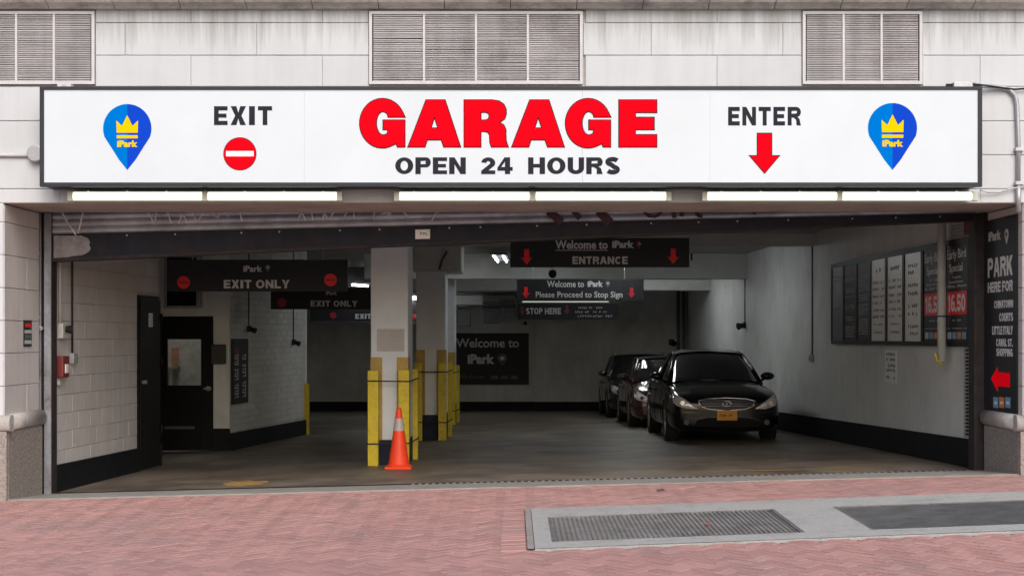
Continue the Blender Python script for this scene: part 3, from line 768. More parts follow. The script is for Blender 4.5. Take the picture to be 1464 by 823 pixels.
# ------------------------------------------------------------------ louvred vents
for (p0, p1, q0, q1, nb), lab in zip(LOUV, ('weathered metal louvre vent at the upper left corner, above the EXIT end of the sign',
                                           'wide four-bay metal louvre vent in the middle, above the word GARAGE',
                                           'narrow three-bay metal louvre vent above the word ENTER')):
    t = thing('louvre_vent', lab, 'vent', (fx((p0 + p1) / 2), FY, fz(q1)), 0, 'louvre vents in the facade')
    x0, x1, z0, z1 = fx(p0), fx(p1), fz(q1), fz(q0)
    f = .03
    MB().box(x0, x1, FY - .03, FY + .018, z1 - f, z1).build('frame_rail', 'alu', t)
    MB().box(x0, x1, FY - .03, FY + .018, z0, z0 + f).build('frame_rail', 'alu', t)
    for (a, b) in ((x0, x0 + f), (x1 - f, x1)): MB().box(a, b, FY - .028, FY + .018, z0 + f, z1 - f).build('frame_stile', 'alu', t)
    MB().box(x0 + .01, x1 - .01, FY + .0185, FY + .0195, z0 + .01, z1 - .01).build('shade_panel', 'pitch', t)  # black sheet stands in for the deep shade behind the slats
    wb = (x1 - x0 - 2 * f) / nb
    for i in range(1, nb):
        MB().box(x0 + f + i * wb - .011, x0 + f + i * wb + .011, FY - .027, FY + .017, z0 + f, z1 - f).build('mullion', 'alu', t)
    ns = 36; zp = (z1 - z0 - 2 * f) / ns
    s_ = MB(); L_ = wb - .024
    s_.add([(xx, y, z) for xx in (0, L_) for (y, z) in ((-.022, 0), (-.019, -.001), (-.002, zp * .86), (-.005, zp * .90))],
           [(0, 4, 5, 1), (1, 5, 6, 2), (2, 6, 7, 3), (3, 7, 4, 0), (0, 1, 2, 3), (7, 6, 5, 4)])
    first = s_.build('slat', 'slat', None); me = first.data; bpy.data.objects.remove(first)
    for i in range(nb):
        for k in range(ns):
            o = inst('slat', me, t, (x0 + f + i * wb + .012, FY, z0 + f + k * zp + random.uniform(-.001, .001)))
            o.rotation_euler = (random.gauss(0, .03), random.gauss(0, .0025), 0)

# ------------------------------------------------------------------ main lit sign
SY = FY - .38
SS = 2200 / (SY - CAMY)
def sx(p): return (p - 732) / SS
def sz(p): return EYE + (480 - p) / SS
sign = thing('garage_sign', 'long white illuminated sign reading EXIT, GARAGE OPEN 24 HOURS and ENTER over the opening', 'sign', (0, FY, sz(265)))
I4 = Matrix.Identity(4)
x0, x1, z0, z1 = sx(57), sx(1404), sz(267), sz(124)
b = MB(); b.box(x0 + .012, x1 - .012, SY + .03, FY - .008, z0 + .012, z1 - .012)
b.build('cabinet', 'frame', sign)
fr = .042
for (a, bb, c, dd) in ((x0, x1, z1 - fr * .8, z1), (x0, x1, z0, z0 + fr), (x0, x0 + fr, z0 + fr, z1 - fr * .8), (x1 - fr, x1, z0 + fr, z1 - fr * .8)):
    MB().box(a, bb, SY - .012, SY + .05, c, dd).build('frame_bar', 'frame', sign, bevel=.004)
seams = [62, 435, 833, 1015, 1399]
for a, bb in zip(seams, seams[1:]):
    MB().box(sx(a) + .0012, sx(bb) - .0012, SY + .002, SY + .028, z0 + fr, z1 - fr * .8).build('face_panel', 'face', sign)
# GARAGE letters: outlines traced in the units of the lettering itself
def gp(x, y): return (sx(480 + x / 2.744), sz(y / 2.744))
def ell(cx, cy, rx, ry, a0, a1, n=18): return [(cx + rx * math.cos(R(lerp(a0, a1, i / n))), cy - ry * math.sin(R(lerp(a0, a1, i / n)))) for i in range(n + 1)]
def G_(o):
    outer = [(270 + o, 459)] + ell(183 + o, 484, 88, 96, 26, 298, 26) + [(238 + o, 563), (243 + o, 576), (270 + o, 576), (270 + o, 473), (187 + o, 473), (187 + o, 508), (207 + o, 508)]
    outer += [(203 + o, 526), (190 + o, 531)] + ell(185 + o, 484, 27, 47, 262, 72, 12) + [(203 + o, 446), (207 + o, 459)]
    return [outer]
def A_(o):
    return [[(285 + o, 576), (355 + o, 394), (428 + o, 394), (488 + o, 576), (425 + o, 576), (415 + o, 548), (358 + o, 548), (349 + o, 576)], [(387 + o, 456), (372 + o, 504), (403 + o, 504)]]
R_ = [[(505, 394), (615, 394), (640, 398), (658, 410), (667, 428), (668, 446), (662, 466), (640, 482), (658, 491), (666, 508), (667, 552), (675, 576), (612, 576), (606, 560), (605, 530), (598, 519), (585, 515), (568, 515), (568, 576), (505, 576)],
      [(568, 440), (590, 440), (601, 446), (604, 456), (600, 468), (588, 473), (568, 473)]]
E_ = [[(1112, 394), (1258, 394), (1258, 441), (1174, 441), (1174, 462), (1248, 462), (1248, 508), (1174, 508), (1174, 530), (1258, 530), (1258, 576), (1112, 576)]]
for loops in (G_(0), A_(0), R_, A_(407), G_(807), E_):
    L3 = [[gp(*p) for p in lp] for lp in loops]
    glyph(L3, I4, SY + .0015, .003, 'outline', sign, 'letter_outline', grow=.009)
    glyph(L3, I4, SY - .002, .004, 'red', sign, 'letter', grow=0)
def stext(s, a, b, c, d_, m, bold): caps(s, sx(a), sx(b), sz(d_), sz(c), I4, SY + .001, m, sign, wt=.30 if c < 200 else .33, gap=.2 if c < 200 else .13)
stext('EXIT', 306, 389, 152, 179, 'charcoal', .045)
stext('ENTER', 1041, 1145, 153, 179.5, 'charcoal', .045)
stext('OPEN', 565, 666, 225, 249, 'charcoal', .045)
stext('24', 688, 733, 225, 249, 'charcoal', .045)
stext('HOURS', 755, 887, 225, 249, 'charcoal', .045)
def disc(T, cx, cz, r, y0, y1, n=32):
    m = MB(T); m.prism([(cx + r * math.cos(2 * math.pi * i / n), cz + r * math.sin(2 * math.pi * i / n)) for i in range(n)], y0, y1); return m
cx, cz = sx(343), sz(220)
disc(I4, cx, cz, .163, SY - .001, SY + .001, 40).build('no_entry_rim', 'outline', sign)
disc(I4, cx, cz, .156, SY - .003, SY - .0012, 40).build('no_entry_disc', 'red', sign)
MB().box(cx - .135, cx + .135, SY - .005, SY - .0032, cz - .024, cz + .026).build('no_entry_bar', 'whitelit', sign)
cx = sx(1093)
arr = [(-20.5, 223), (0, 247), (20.5, 223), (10, 223), (10, 191), (-10, 191), (-10, 223)]
glyph([[(cx + p / SS, sz(q)) for p, q in arr]], I4, SY + .001, .002, 'outline', sign, 'arrow_outline', grow=.008)
glyph([[(cx + p / SS, sz(q)) for p, q in arr]], I4, SY - .002, .003, 'red', sign, 'arrow')
def pin(T, cx, cz, h, y, parent, sc_text=True, mats=('blue1', 'blue2', 'gold')):
    """map-pin emblem with crown, h = full height, cz = top"""
    k = h / 94.0
    pts = []
    for i in range(25):
        t = R(lerp(90, 200, i / 24)); pts.append((34.5 * math.cos(t), -35 + 35 * math.sin(t)))
    left = pts + [(-24, -60), (-12, -79), (0, -94)]
    lf = [(cx + p * k, cz + q * k) for p, q in left]
    rt = [(cx - p * k, cz + q * k) for p, q in left][::-1]
    MB(T).prism(lf, y - .003, y).build('pin_half', mats[0], parent)
    MB(T).prism(rt, y - .0032, y).build('pin_half', mats[1], parent)
    cr = [(-15, -41), (15, -41), (15.5, -23.5), (7.5, -31), (0, -16), (-7.5, -31), (-15.5, -23.5)]
    MB(T).prism([(cx + p * k, cz + q * k) for p, q in cr], y - .006, y - .0035).build('crown', mats[2], parent)
    MB(T).box(cx - 15 * k, cx + 15 * k, y - .006, y - .0035, cz - 49 * k, cz - 44.5 * k).build('crown_band', mats[2], parent)
    if sc_text: text('iPark', cx - 14.5 * k, cx + 15 * k, cz - 61.5 * k, cz - 52 * k, T, y - .0035, mats[2], parent, bold=.05)
pin(I4, sx(182), sz(149), sz(149) - sz(243), SY + .001, sign)
pin(I4, sx(1276), sz(147.5), sz(147.5) - sz(243), SY + .001, sign)

# fluorescent battens under the sign
for (a, b, lab) in ((97, 490, 'twin-tube fluorescent light under the EXIT end of the sign'), (563, 960, 'twin-tube fluorescent light under the middle of the sign, below OPEN 24 HOURS'),
                    (1003, 1397, 'twin-tube fluorescent light under the ENTER end of the sign')):
    ly = FY - .16; k = 2200 / (ly - CAMY)
    X0, X1 = (a - 732) / k, (b - 732) / k; z = EYE + (480 - 280.5) / k
    t = thing('fluorescent_light', lab, 'light', ((X0 + X1) / 2, ly, z), 0, 'fluorescent lights under the big sign')
    MB().box(X0 + .05, X1 - .05, ly + .035, FY - .010, z - .035, z + .052).build('housing', 'fixture', t, bevel=.005)
    m = (X0 + X1) / 2
    for (p, q) in ((X0 + .06, m - .035), (m + .035, X1 - .06)):
        MB().cyl((p, ly, z), (q, ly, z), .043, n=20).build('tube', 'tube', t, smooth=False)
    for p in (X0 + .03, m, X1 - .03):
        MB().box(p - .028, p + .028, ly - .035, ly + .036, z - .05, z + .045).build('socket', 'fixture', t, bevel=.006)
    for q in range(7):
        xx = lerp(X0 + .2, X1 - .2, q / 6); MB().tube([(xx, ly + .03, z + .055), (xx, ly - .02, z + .052), (xx, ly - .03, z + .044)], .007, 6).build('lamp_clip', 'fixture', t)

# conduits, junction box and camera on the facade
def wpt(px, py, Y):
    k = 2200 / (Y - CAMY); return Vector(((px - 732) / k, Y, EYE + (480 - py) / k))
def tag_obj(o, label, cat, group=None):
    o['label'] = label; o['category'] = cat
    if group: o['group'] = group
    return o
cdt = thing('conduit', 'grey steel conduit bending down the facade right of the lit sign', 'conduit', wpt(1455, 290, FY - .03))
pts = [wpt(1392, 121, FY - .12), wpt(1402, 123, FY - .09), wpt(1432, 125, FY - .04), wpt(1443, 128, FY - .04), wpt(1451, 136, FY - .04), wpt(1454, 148, FY - .04), wpt(1456, 200, FY - .04), wpt(1456, 262, FY - .04)]
MB().tube(pts, .022, 10).build('pipe', 'steel', cdt, smooth=True)
MB().tube([wpt(1456, 262, FY - .04), wpt(1456, 303, FY - .04)], .028, 10).build('pipe', 'steel', cdt, smooth=True)
for py in (214, 262):
    p = wpt(1457, py, FY - .04); MB().box(p.x - .045, p.x + .045, FY - .075, FY - .008, p.z - .018, p.z + .018).build('clamp', 'steel', cdt, bevel=.004)
c2 = thing('cable', 'thin dark cable running right from the box on top of the sign', 'cable', wpt(1464, 128, FY - .05))
MB().tube([wpt(1386, 120, FY - .2), wpt(1405, 122, FY - .1), wpt(1450, 128, FY - .05), wpt(1475, 126, FY - .05), wpt(1520, 110, FY - .05)], .010, 8).build('cable_run', 'blackp', c2, smooth=True)
c3 = thing('cable', 'loose grey cable looping from the right end of the lights to the conduit', 'cable', wpt(1430, 276, FY - .05))
MB().tube([wpt(1402, 272, FY - .08), wpt(1412, 275, FY - .05), wpt(1428, 275, FY - .05), wpt(1445, 270, FY - .05), wpt(1456, 268, FY - .06), wpt(1475, 265, FY - .05)], .008, 8).build('cable_run', 'steel', c3, smooth=True)
jb = thing('junction_box', 'small grey junction box standing on the right end of the lit sign', 'box', wpt(1377, 124, FY - .25))
p = wpt(1377, 120, FY - .25)
MB().box(p.x - .11, p.x + .08, FY - .31, FY - .2, sz(124) + .003, sz(124) + .06).build('box_body', 'steel', jb, bevel=.006)
MB().cyl((p.x - .115, FY - .25, sz(124) + .03), (p.x - .17, FY - .25, sz(124) + .03), .02, n=12).build('gland', 'blackp', jb)
jb = thing('junction_box', 'small grey junction box on the left end of the lit sign below the louvre', 'box', wpt(94, 122, FY - .25))
p = wpt(94, 120, FY - .25)
MB().box(p.x - .07, p.x + .07, FY - .31, FY - .2, sz(124) + .003, sz(124) + .04).build('box_body', 'alu', jb, bevel=.006)
MB().box(p.x - .02, p.x + .02, FY - .325, FY - .311, sz(124) + .01, sz(124) + .03).build('cover_plate', 'steel', jb)
c4 = thing('conduit', 'white horizontal conduit running in from the left to the sign', 'conduit', wpt(25, 222, FY - .03))
MB().tube([wpt(-60, 221, FY - .03), wpt(48, 222, FY - .03)], .020, 10).build('pipe', 'alu', c4, smooth=True)
p = wpt(52, 220, FY - .05)
MB().cyl((p.x, FY - .10, p.z), (p.x, FY - .008, p.z), .085, n=20).build('round_box', 'steel', c4, bevel=.01)

# ------------------------------------------------------------------ roll-up door, hanging crooked
def dx(p): return (p - 732) / DS
def dzz(p): return EYE + (480 - p) / DS
door = thing('rollup_door', 'crooked half-raised metal roll-up garage door with graffiti and a dark bottom rail', 'roller door', (0, .03, 2.7))
def topz(x): return lerp(dzz(335), dzz(305), (x - dx(78)) / (dx(1390) - dx(78)))
def botz(x): return lerp(dzz(375), dzz(317), (x - dx(78)) / (dx(1390) - dx(78)))
X0, X1 = dx(74), dx(1394)
m = MB(); N = 14
vs = []; fs = []
for i in range(N + 1):
    x = lerp(X0, X1, i / N); w = random.uniform(-.004, .004)
    vs += [(x, -.03, botz(x) + w), (x, .02, botz(x) + w), (x, .02, topz(x)), (x, -.03, topz(x))]
for i in range(N):
    a = i * 4
    for k in range(4): fs.append((a + k, a + 4 + k, a + 4 + (k + 1) % 4, a + (k + 1) % 4))
fs += [(0, 3, 2, 1), (N * 4, N * 4 + 1, N * 4 + 2, N * 4 + 3)]
m.add(vs, [f[::-1] for f in fs]); rail = m.build('bottom_rail', 'rail', door)
m = MB()                                          # angle flange along the lower edge
for i in range(N):
    a, b = lerp(X0, X1, i / N), lerp(X0, X1, (i + 1) / N)
    m.add([(a, -.055, botz(a) + .006), (b, -.055, botz(b) + .006), (b, -.031, botz(b) + .006), (a, -.031, botz(a) + .006),
           (a, -.055, botz(a) + .045 - .03 * i / N), (b, -.055, botz(b) + .045 - .03 * i / N), (b, -.031, botz(b) + .045 - .03 * i / N), (a, -.031, botz(a) + .045 - .03 * i / N)],
          [(3, 2, 1, 0), (4, 5, 6, 7), (0, 1, 5, 4), (2, 3, 7, 6)])
m.build('edge_angle', 'darktrack', rail)
m = MB(); pr = [(78, 337), (112, 337), (121, 338), (127, 341), (130, 346), (128.5, 350), (131, 355), (129, 359), (123, 363), (118, 365), (106, 366), (97, 368), (78, 369)]
m.prism([(dx(a), dzz(b)) for a, b in pr][::-1], -.0325, -.0305); m.build('bare_patch', 'patch', rail)
m = MB()
for q in range(18):
    x = lerp(X0 + .3, X1 - .3, q / 17 + random.uniform(-.015, .015)); m.cyl((x, -.034, topz(x) - .03), (x, -.0305, topz(x) - .03), .010, n=8)
m.build('bolts', 'steel', rail, kind='stuff')
p = [(dx(594), dzz(342)), (dx(615), dzz(341.5)), (dx(615), dzz(328)), (dx(594), dzz(328.5))]
st = MB().prism(p, -.034, -.0305).build('sticker', 'paper', rail)
m = MB(); squiggle(m, dx(597), dx(612), dzz(336), .03, -.0345, 4); m.build('sticker_print', 'ink', rail, kind='stuff')
PITCH = .078
for k in range(5):
    m = MB(); n = 6; prf = []
    for i in range(n + 1):
        t = i / n; prf.append((-.012 - .018 * math.sin(math.pi * t), t * (PITCH - .010)))
    prf += [(-.006, PITCH - .004), (.004, PITCH - .004), (.004, 0)]
    n = len(prf)
    vs = [(x, y, topz(x) + .004 + k * PITCH + z) for x in (X0, X1) for y, z in prf]
    m.add(vs, [(i, n + i, n + (i + 1) % n, (i + 1) % n) for i in range(n)] + [tuple(range(n)), tuple(range(2 * n - 1, n - 1, -1))])
    m.build('slat', 'doorslat', door)
# graffiti strokes lying on the slats
def stroke(mb, pts, w, y=-.0335):
    P = [Vector((dx(a), 0, dzz(b))) for a, b in pts]
    for a, b in zip(P, P[1:]):
        dr_ = (b - a); nn = Vector((-dr_.z, 0, dr_.x)).normalized() * w / 2
        mb.add([(a - nn) + Vector((0, y, 0)), (b - nn) + Vector((0, y, 0)), (b + nn) + Vector((0, y, 0)), (a + nn) + Vector((0, y, 0))], [(0, 1, 2, 3)])
m = MB()
for pts in ([(90, 304), (100, 322), (110, 336)], [(120, 303), (117, 316), (113, 334)], [(212, 304), (222, 320), (225, 304)], [(240, 303), (246, 319)], [(256, 320), (262, 305), (268, 318)], [(276, 304), (283, 318), (292, 303)],
            [(305, 304), (312, 313), (316, 304)], [(322, 303), (327, 310)], [(343, 302), (347, 316)], [(425, 316), (432, 304), (438, 316)], [(446, 303), (448, 315)], [(462, 315), (464, 304), (470, 315), (478, 303)],
            [(490, 314), (497, 303)], [(506, 303), (507, 313)], [(536, 303), (534, 312)], [(545, 306), (560, 304), (552, 311)], [(577, 303), (583, 309)], [(617, 317), (622, 306), (630, 302)]):
    stroke(m, pts, .016)
m.build('graffiti_stroke', 'graff', door, kind='stuff')
m = MB()
for pts, w in (([(784, 302), (803, 318)], .09), ([(820, 302), (829, 313)], .06), ([(856, 302), (872, 319)], .10), ([(920, 302), (926, 309), (938, 310), (946, 302)], .035), ([(962, 302), (964, 312)], .05), ([(975, 302), (974, 310)], .05), ([(995, 303), (997, 309), (1004, 309)], .04), ([(1074, 303), (1080, 306)], .03)):
    stroke(m, pts, w, -.0345)
m.build('dark_graffiti_stroke', 'graffdark', door, kind='stuff')
# side tracks
tl = thing('door_track', 'worn pale steel guide track of the door, left side of the opening', 'door track', (dx(66), 0, 0))
a, b = dx(55.5), dx(76)
zl = gz(a, 0) + .002
MB().box(a, a + .045, -.07, .14, zl, 2.935).build('channel', 'track', tl, bevel=.004)
MB().box(a + .046, a + .078, -.03, .14, zl, 2.935).build('guide_slot', 'base', tl)
MB().box(a + .079, b - .002, -.08, -.045, zl, 2.935).build('flange', 'track', tl, bevel=.004)
MB().box(b - .022, b, -.044, .14, zl, 2.935).build('web', 'darktrack', tl)
m = MB()
for z in (0.45, 1.1, 1.8, 2.5): m.cyl((a + .022, -.082, z), (a + .022, -.071, z), .016, n=8)
m.build('bolts', 'steel', tl, kind='stuff')
tr = thing('door_track', 'dark painted guide track of the door, right side beside the PARK sign', 'door track', (dx(1399), 0, 0))
a, b = dx(1390), dx(1409.5)
zl = gz(a, 0) + .002
MB().box(a, a + .03, -.075, .14, zl, 2.935).build('web', 'darktrack', tr, bevel=.003)
MB().box(a + .031, b - .035, -.06, .14, zl, 2.935).build('flange', 'darktrack', tr, bevel=.003)
MB().box(b - .034, b - .001, -.085, .1, zl, 2.935).build('channel', 'darktrack', tr, bevel=.004)
# weatherproof push button on the left jamb
sw = thing('door_button', 'small round metal push button on the left door jamb', 'button', wpt(57.5, 470, -.13))
p = wpt(57.5, 469, -.1)
MB().cyl((p.x, -.11, p.z), (p.x, -.071, p.z), .026, n=14).build('boss', 'steel', sw); MB().cyl((p.x, -.125, p.z), (p.x, -.112, p.z), .014, n=12).build('knob', 'chrome', sw)
# small notice on the left reveal
nt_ = thing('notice_sign', 'small black notice with red, white and green lines on the left jamb', 'sign', (LX + .01, FY + .72, fz(495)))
u0, u1 = .60, .86
T = frame(LX + .008, FY, 0, R(90))
def ry(p, u): k = 2200 / (FY + u - CAMY); return EYE + (480 - p) / k
z0, z1 = ry(495, .73), ry(457.5, .73)
MB(T).box(u0, u1, -.008, 0, z0, z1).build('plate', 'blackp', nt_, bevel=.002)
hh = (z1 - z0)
m = MB(T); m.box(u0 + .04, u1 - .04, -.0105, -.0082, z0 + hh * .74, z0 + hh * .88); m.build('red_band', 'sred', nt_)
m = MB(T); m.box(u0 + .02, u1 - .02, -.0105, -.0082, z0 + hh * .5, z0 + hh * .63); m.box(u0 + .02, u1 - .02, -.0105, -.0082, z0 + hh * .1, z0 + hh * .24); m.build('white_band', 'dimwhite', nt_)
m = MB(T); m.box(u0 + .03, u1 - .03, -.0105, -.0082, z0 + hh * .3, z0 + hh * .44); m.build('green_band', 'teal', nt_)

# ------------------------------------------------------------------ PARK sign on the right reveal
ps = thing('park_sign', 'tall black PARK HERE FOR sign with red left arrow on the right jamb', 'sign', (RX - .01, -.6, .7))
T = frame(RX - .008, -.08, 0, R(-90))             # local x runs towards the street
def rz(p, u): k = 2200 / (16.8 - .08 - u); return EYE + (480 - p) / k
MB(T).box(.005, 1.06, -.014, 0, rz(599, .1), rz(316, .05)).build('panel', 'board', ps, bevel=.003)
def pt(s, u0, u1, p1, p0, mat='white', bold=.035):
    um = (u0 + u1) / 2
    if s.isupper(): return caps(s, u0, u1, rz(p0, um), rz(p1, um), T, -.0145, mat, ps, wt=.27, gap=.15)
    text(s, u0, u1, rz(p0, um), rz(p1, um), T, -.0145, mat, ps, bold=bold)
pt('iPark', .13, .55, 330, 344, 'dimwhite', .05)
pin(T, .74, rz(327, .74), .16, -.0145, ps, False, ('dimwhite', 'dimwhite', 'ink'))
pt('PARK', .11, .93, 367, 395, 'white', .06)
pt('HERE FOR', .11, .93, 402, 417)
pt('CHINATOWN', .33, .94, 429, 440)
pt('COURTS', .50, .94, 447, 459)
pt('LITTLE ITALY', .26, .93, 466, 478)
pt('CANAL ST.', .40, .93, 484, 495)
pt('SHOPPING', .40, .93, 498, 509)
um = .55
ar = [(.22, 542), (.45, 524.5), (.45, 532), (.84, 532), (.84, 552), (.45, 552), (.45, 560)]
glyph([[(a, rz(b, um)) for a, b in ar][::-1]], T, -.0145, .002, 'red', ps, 'arrow')
for (a, mt) in ((.30, 'skyblue'), (.50, 'orange'), (.70, 'skyblue')):
    m = MB(T); m.box(a, a + .155, -.017, -.0145, rz(582, a), rz(567, a)); m.build('card_badge', mt, ps)
    m = MB(T); m.box(a + .03, a + .125, -.0185, -.0172, rz(577, a), rz(573, a)); m.build('card_mark', 'white', ps)

# ------------------------------------------------------------------ interior shell
CEIL = 3.27
ib = MB(); ib.box(-7.6, 6.2, .45, 23.7, CEIL, CEIL + .2)
ib.build('ceiling', 'ceil', kind='structure')
# right wall (runs slightly inward with depth)
def rwx(y): return 5.14 - .0254 * y
def rwY(px): r = (px - 732) / 2200; return (5.14 - 16.8 * r) / (r + .0254)
A = math.atan2(-1, .0254)
rw = thing('side_wall', 'long white painted wall on the right side of the garage behind the price boards', 'wall', (rwx(12), 12, gz(5, 12)))
def qwall(x0, y0, x1, y1, th_, z0f, z1):
    """upright wall slab between two plan points; thickness goes to the right of the direction of travel"""
    d_ = Vector((x1 - x0, y1 - y0, 0)).normalized(); n_ = Vector((d_.y, -d_.x, 0)) * th_
    m = MB(); b0, b1 = z0f(x0, y0), z0f(x1, y1)
    t0, t1 = (z1, z1) if not callable(z1) else (z1(x0, y0), z1(x1, y1))
    m.add([(x0, y0, b0), (x1, y1, b1), (x1 + n_.x, y1 + n_.y, b1), (x0 + n_.x, y0 + n_.y, b0), (x0, y0, t0), (x1, y1, t1), (x1 + n_.x, y1 + n_.y, t1), (x0 + n_.x, y0 + n_.y, t0)],
          [(0, 1, 2, 3), (7, 6, 5, 4), (4, 5, 1, 0), (5, 6, 2, 1), (6, 7, 3, 2), (7, 4, 0, 3)])
    return m
lowf = lambda x, y: gz(x, y) - .3
qwall(rwx(.15), .15, rwx(23.2), 23.2, .25, lowf, CEIL).build('wall_face', 'iwall', rw)
def band(x0, y0, x1, y1, h, parent, th_=.012, segs=4, out=1):
    for i in range(segs):
        a, b = i / segs, (i + 1) / segs
        p = (lerp(x0, x1, a), lerp(y0, y1, a)); q = (lerp(x0, x1, b), lerp(y0, y1, b))
        qwall(p[0], p[1], q[0], q[1], th_ * out, lambda x, y: gz(x, y) - .02, lambda x, y: gz(x, y) + h).build('painted_base', 'base', parent)
band(rwx(.2), .2, rwx(23.18), 23.18, .32, rw, .02, 4, -1)
# rear wall
bw_ = thing('rear_wall', 'dim grey wall closing the far end of the garage', 'wall', (0, 23.2, -.345))
MB().box(-5.6, rwx(23.2) + .2, 23.2, 23.45, -.7, CEIL).build('wall_face', 'backwall', bw_)
band(-5.5, 23.2, rwx(23.2) - .01, 23.2, .24, bw_, .02, 3, 1)
# raised right half of the rear wall, as in the photo a pier edge shows left of centre
MB().box((766 - 732) / 55, rwx(23) - .02, 23.1, 23.198, -.6, CEIL - .01).build('wall_facing', 'backwall', bw_)
band((766 - 732) / 55, 23.1, rwx(23) - .03, 23.1, .24, bw_, .02, 2, 1)

# left block wall near the door, single blocks
LW0 = (-5.055, .15); LW1 = (-4.78, 4.05)
La = math.atan2(LW1[1] - LW0[1], LW1[0] - LW0[0]); Ll = math.hypot(LW1[0] - LW0[0], LW1[1] - LW0[1])
lw = thing('block_wall', 'white painted block wall inside the opening on the left, with a black door', 'wall', (LW0[0], LW0[1], gz(-5, .15)), La)
TL = frame(LW0[0], LW0[1], 0, La)                 # local x = depth into the garage, -y = into the room
MB(TL).box(0, Ll, .012, .25, -.5, CEIL).build('wall_core', 'ijoint', lw)
DU0, DU1 = 3.0, 3.86                              # door opening along the wall
random.seed(11)
zc = .12; row = 0
while zc < CEIL - .02:
    u = -.2 if row % 2 else 0.0
    while u < Ll:
        a, b = max(u, 0), min(u + .4, Ll); parts = [(a, b)]
        if zc < 2.1:
            parts = [(p, q) for p, q in ((a, min(b, DU0 - .05)), (max(a, DU1 + .05), b)) if q - p > .02]
        for p, q in parts:
            if q - p > .02: MB(TL).box(p + .001, q - .001, random.uniform(-.0015, .0015), .02, max(zc, .0) + .003, min(zc + .206, CEIL) - .003, c=.003).build('block', 'iblock', lw)
        u += .4
    zc += .206; row += 1
for (u0, u1) in ((0.0, DU0 - .04), (DU1 + .045, Ll)):
    P0 = TL @ Vector((u0, -.012, 0)); P1 = TL @ Vector((u1, -.012, 0))
    zt = MB(); n = 2
    m = qwall(P0.x, P0.y, P1.x, P1.y, .03, lambda x, y: gz(x, y) - .02, lambda x, y: gz(x, y) + .30)
    m.build('painted_base', 'base', lw)
# black door in it
dg = thing('side_door', 'black metal door with a small white notice, in the left block wall', 'door', tuple(TL @ Vector((DU0 + .4, 0, gz(-4.9, 3.5)))), La)
zf = gz(-4.85, 3.4) + .01
MB(TL).box(DU0, DU1, -.035, .01, zf, 2.085).build('door_leaf', 'doorblk', dg, bevel=.004)
for (a, b, c, d_) in ((DU0 - .045, DU0 - .001, zf, 2.13), (DU1 + .001, DU1 + .045, zf, 2.13), (DU0, DU1, 2.087, 2.13)):
    MB(TL).box(a, b, -.02, .011, c, d_).build('door_frame', 'trim' if a > DU1 - .1 else 'doorblk', dg)
for z in (.35, 1.25, 1.85):
    MB(TL).cyl((DU1 - .01, -.05, z - .05), (DU1 - .01, -.05, z + .05), .02, n=10).build('hinge', 'doorblk', dg)
m = MB(TL); m.box(DU0 + .33, DU0 + .50, -.038, -.0355, 1.72, 1.9); m.build('notice', 'paper', dg)
m = MB(TL)
for i in range(5): squiggle(m, DU0 + .345, DU0 + .485, 1.74 + i * .03, .016, -.0382, 6)
m.build('notice_print', 'ink', dg, kind='stuff')
MB(TL).cyl((DU0 + .07, -.09, 1.0), (DU0 + .07, -.035, 1.0), .028, n=14).build('knob', 'brass', dg, smooth=False)

# flood light, conduit, alarm pull on that wall
def lwall(px, py, off=0):
    """point on the left wall seen at a pixel of the survey picture"""
    r = (px - 732) / 2200; c, s_ = math.cos(La), math.sin(La)
    u = (r * (16.8 + LW0[1]) - LW0[0]) / (c - r * s_)
    y = LW0[1] + u * s_; k = 2200 / (16.8 + y); return u, EYE + (480 - py) / k
u, z = lwall(101, 380); u2, z2 = lwall(101, 512)
e = thing('electrical_conduit', 'thin dark conduit dropping to a switch box on the left block wall', 'conduit', tuple(TL @ Vector((u, -.02, z2))), La)
MB(TL).cyl((u, -.02, z2 + .06), (u, -.02, CEIL), .012, n=8).build('pipe', 'darktrack', e, smooth=True)
MB(TL).box(u - .05, u + .09, -.055, -.002, z2 - .06, z2 + .06).build('switch_box', 'steel', e, bevel=.006)
u, z = lwall(86, 471)
e = thing('flood_light', 'small pale wall light with a black lens beside the left track', 'light', tuple(TL @ Vector((u, -.03, z))), La)
MB(TL).box(u - .1, u + .04, -.07, -.002, z - .1, z + .07).build('back_box', 'plastic', e, bevel=.01)
MB(TL).cyl((u + .0, -.14, z), (u - .02, -.071, z + .005), .052, .035, n=16).build('lamp_head', 'blackp', e)
MB(TL).cyl((u - .06, -.02, z + .07), (u - .06, -.02, CEIL), .016, n=8).build('pipe', 'plastic', e, smooth=True)
u, z = lwall(82, 524)
e = thing('fire_alarm', 'red fire alarm box low on the left block wall beside the track', 'fire alarm', tuple(TL @ Vector((u, -.03, z))), La)
MB(TL).box(u - .09, u + .11, -.10, -.002, z - .12, z + .12).build('alarm_box', 'firered', e, bevel=.015)
MB(TL).box(u - .04, u + .05, -.112, -.101, z - .07, z + .03).build('front_plate', 'paper', e, bevel=.004)
MB(TL).box(u - .04, u + .04, -.04, -.002, z - .2, z - .122).build('cable_gland', 'plastic', e)

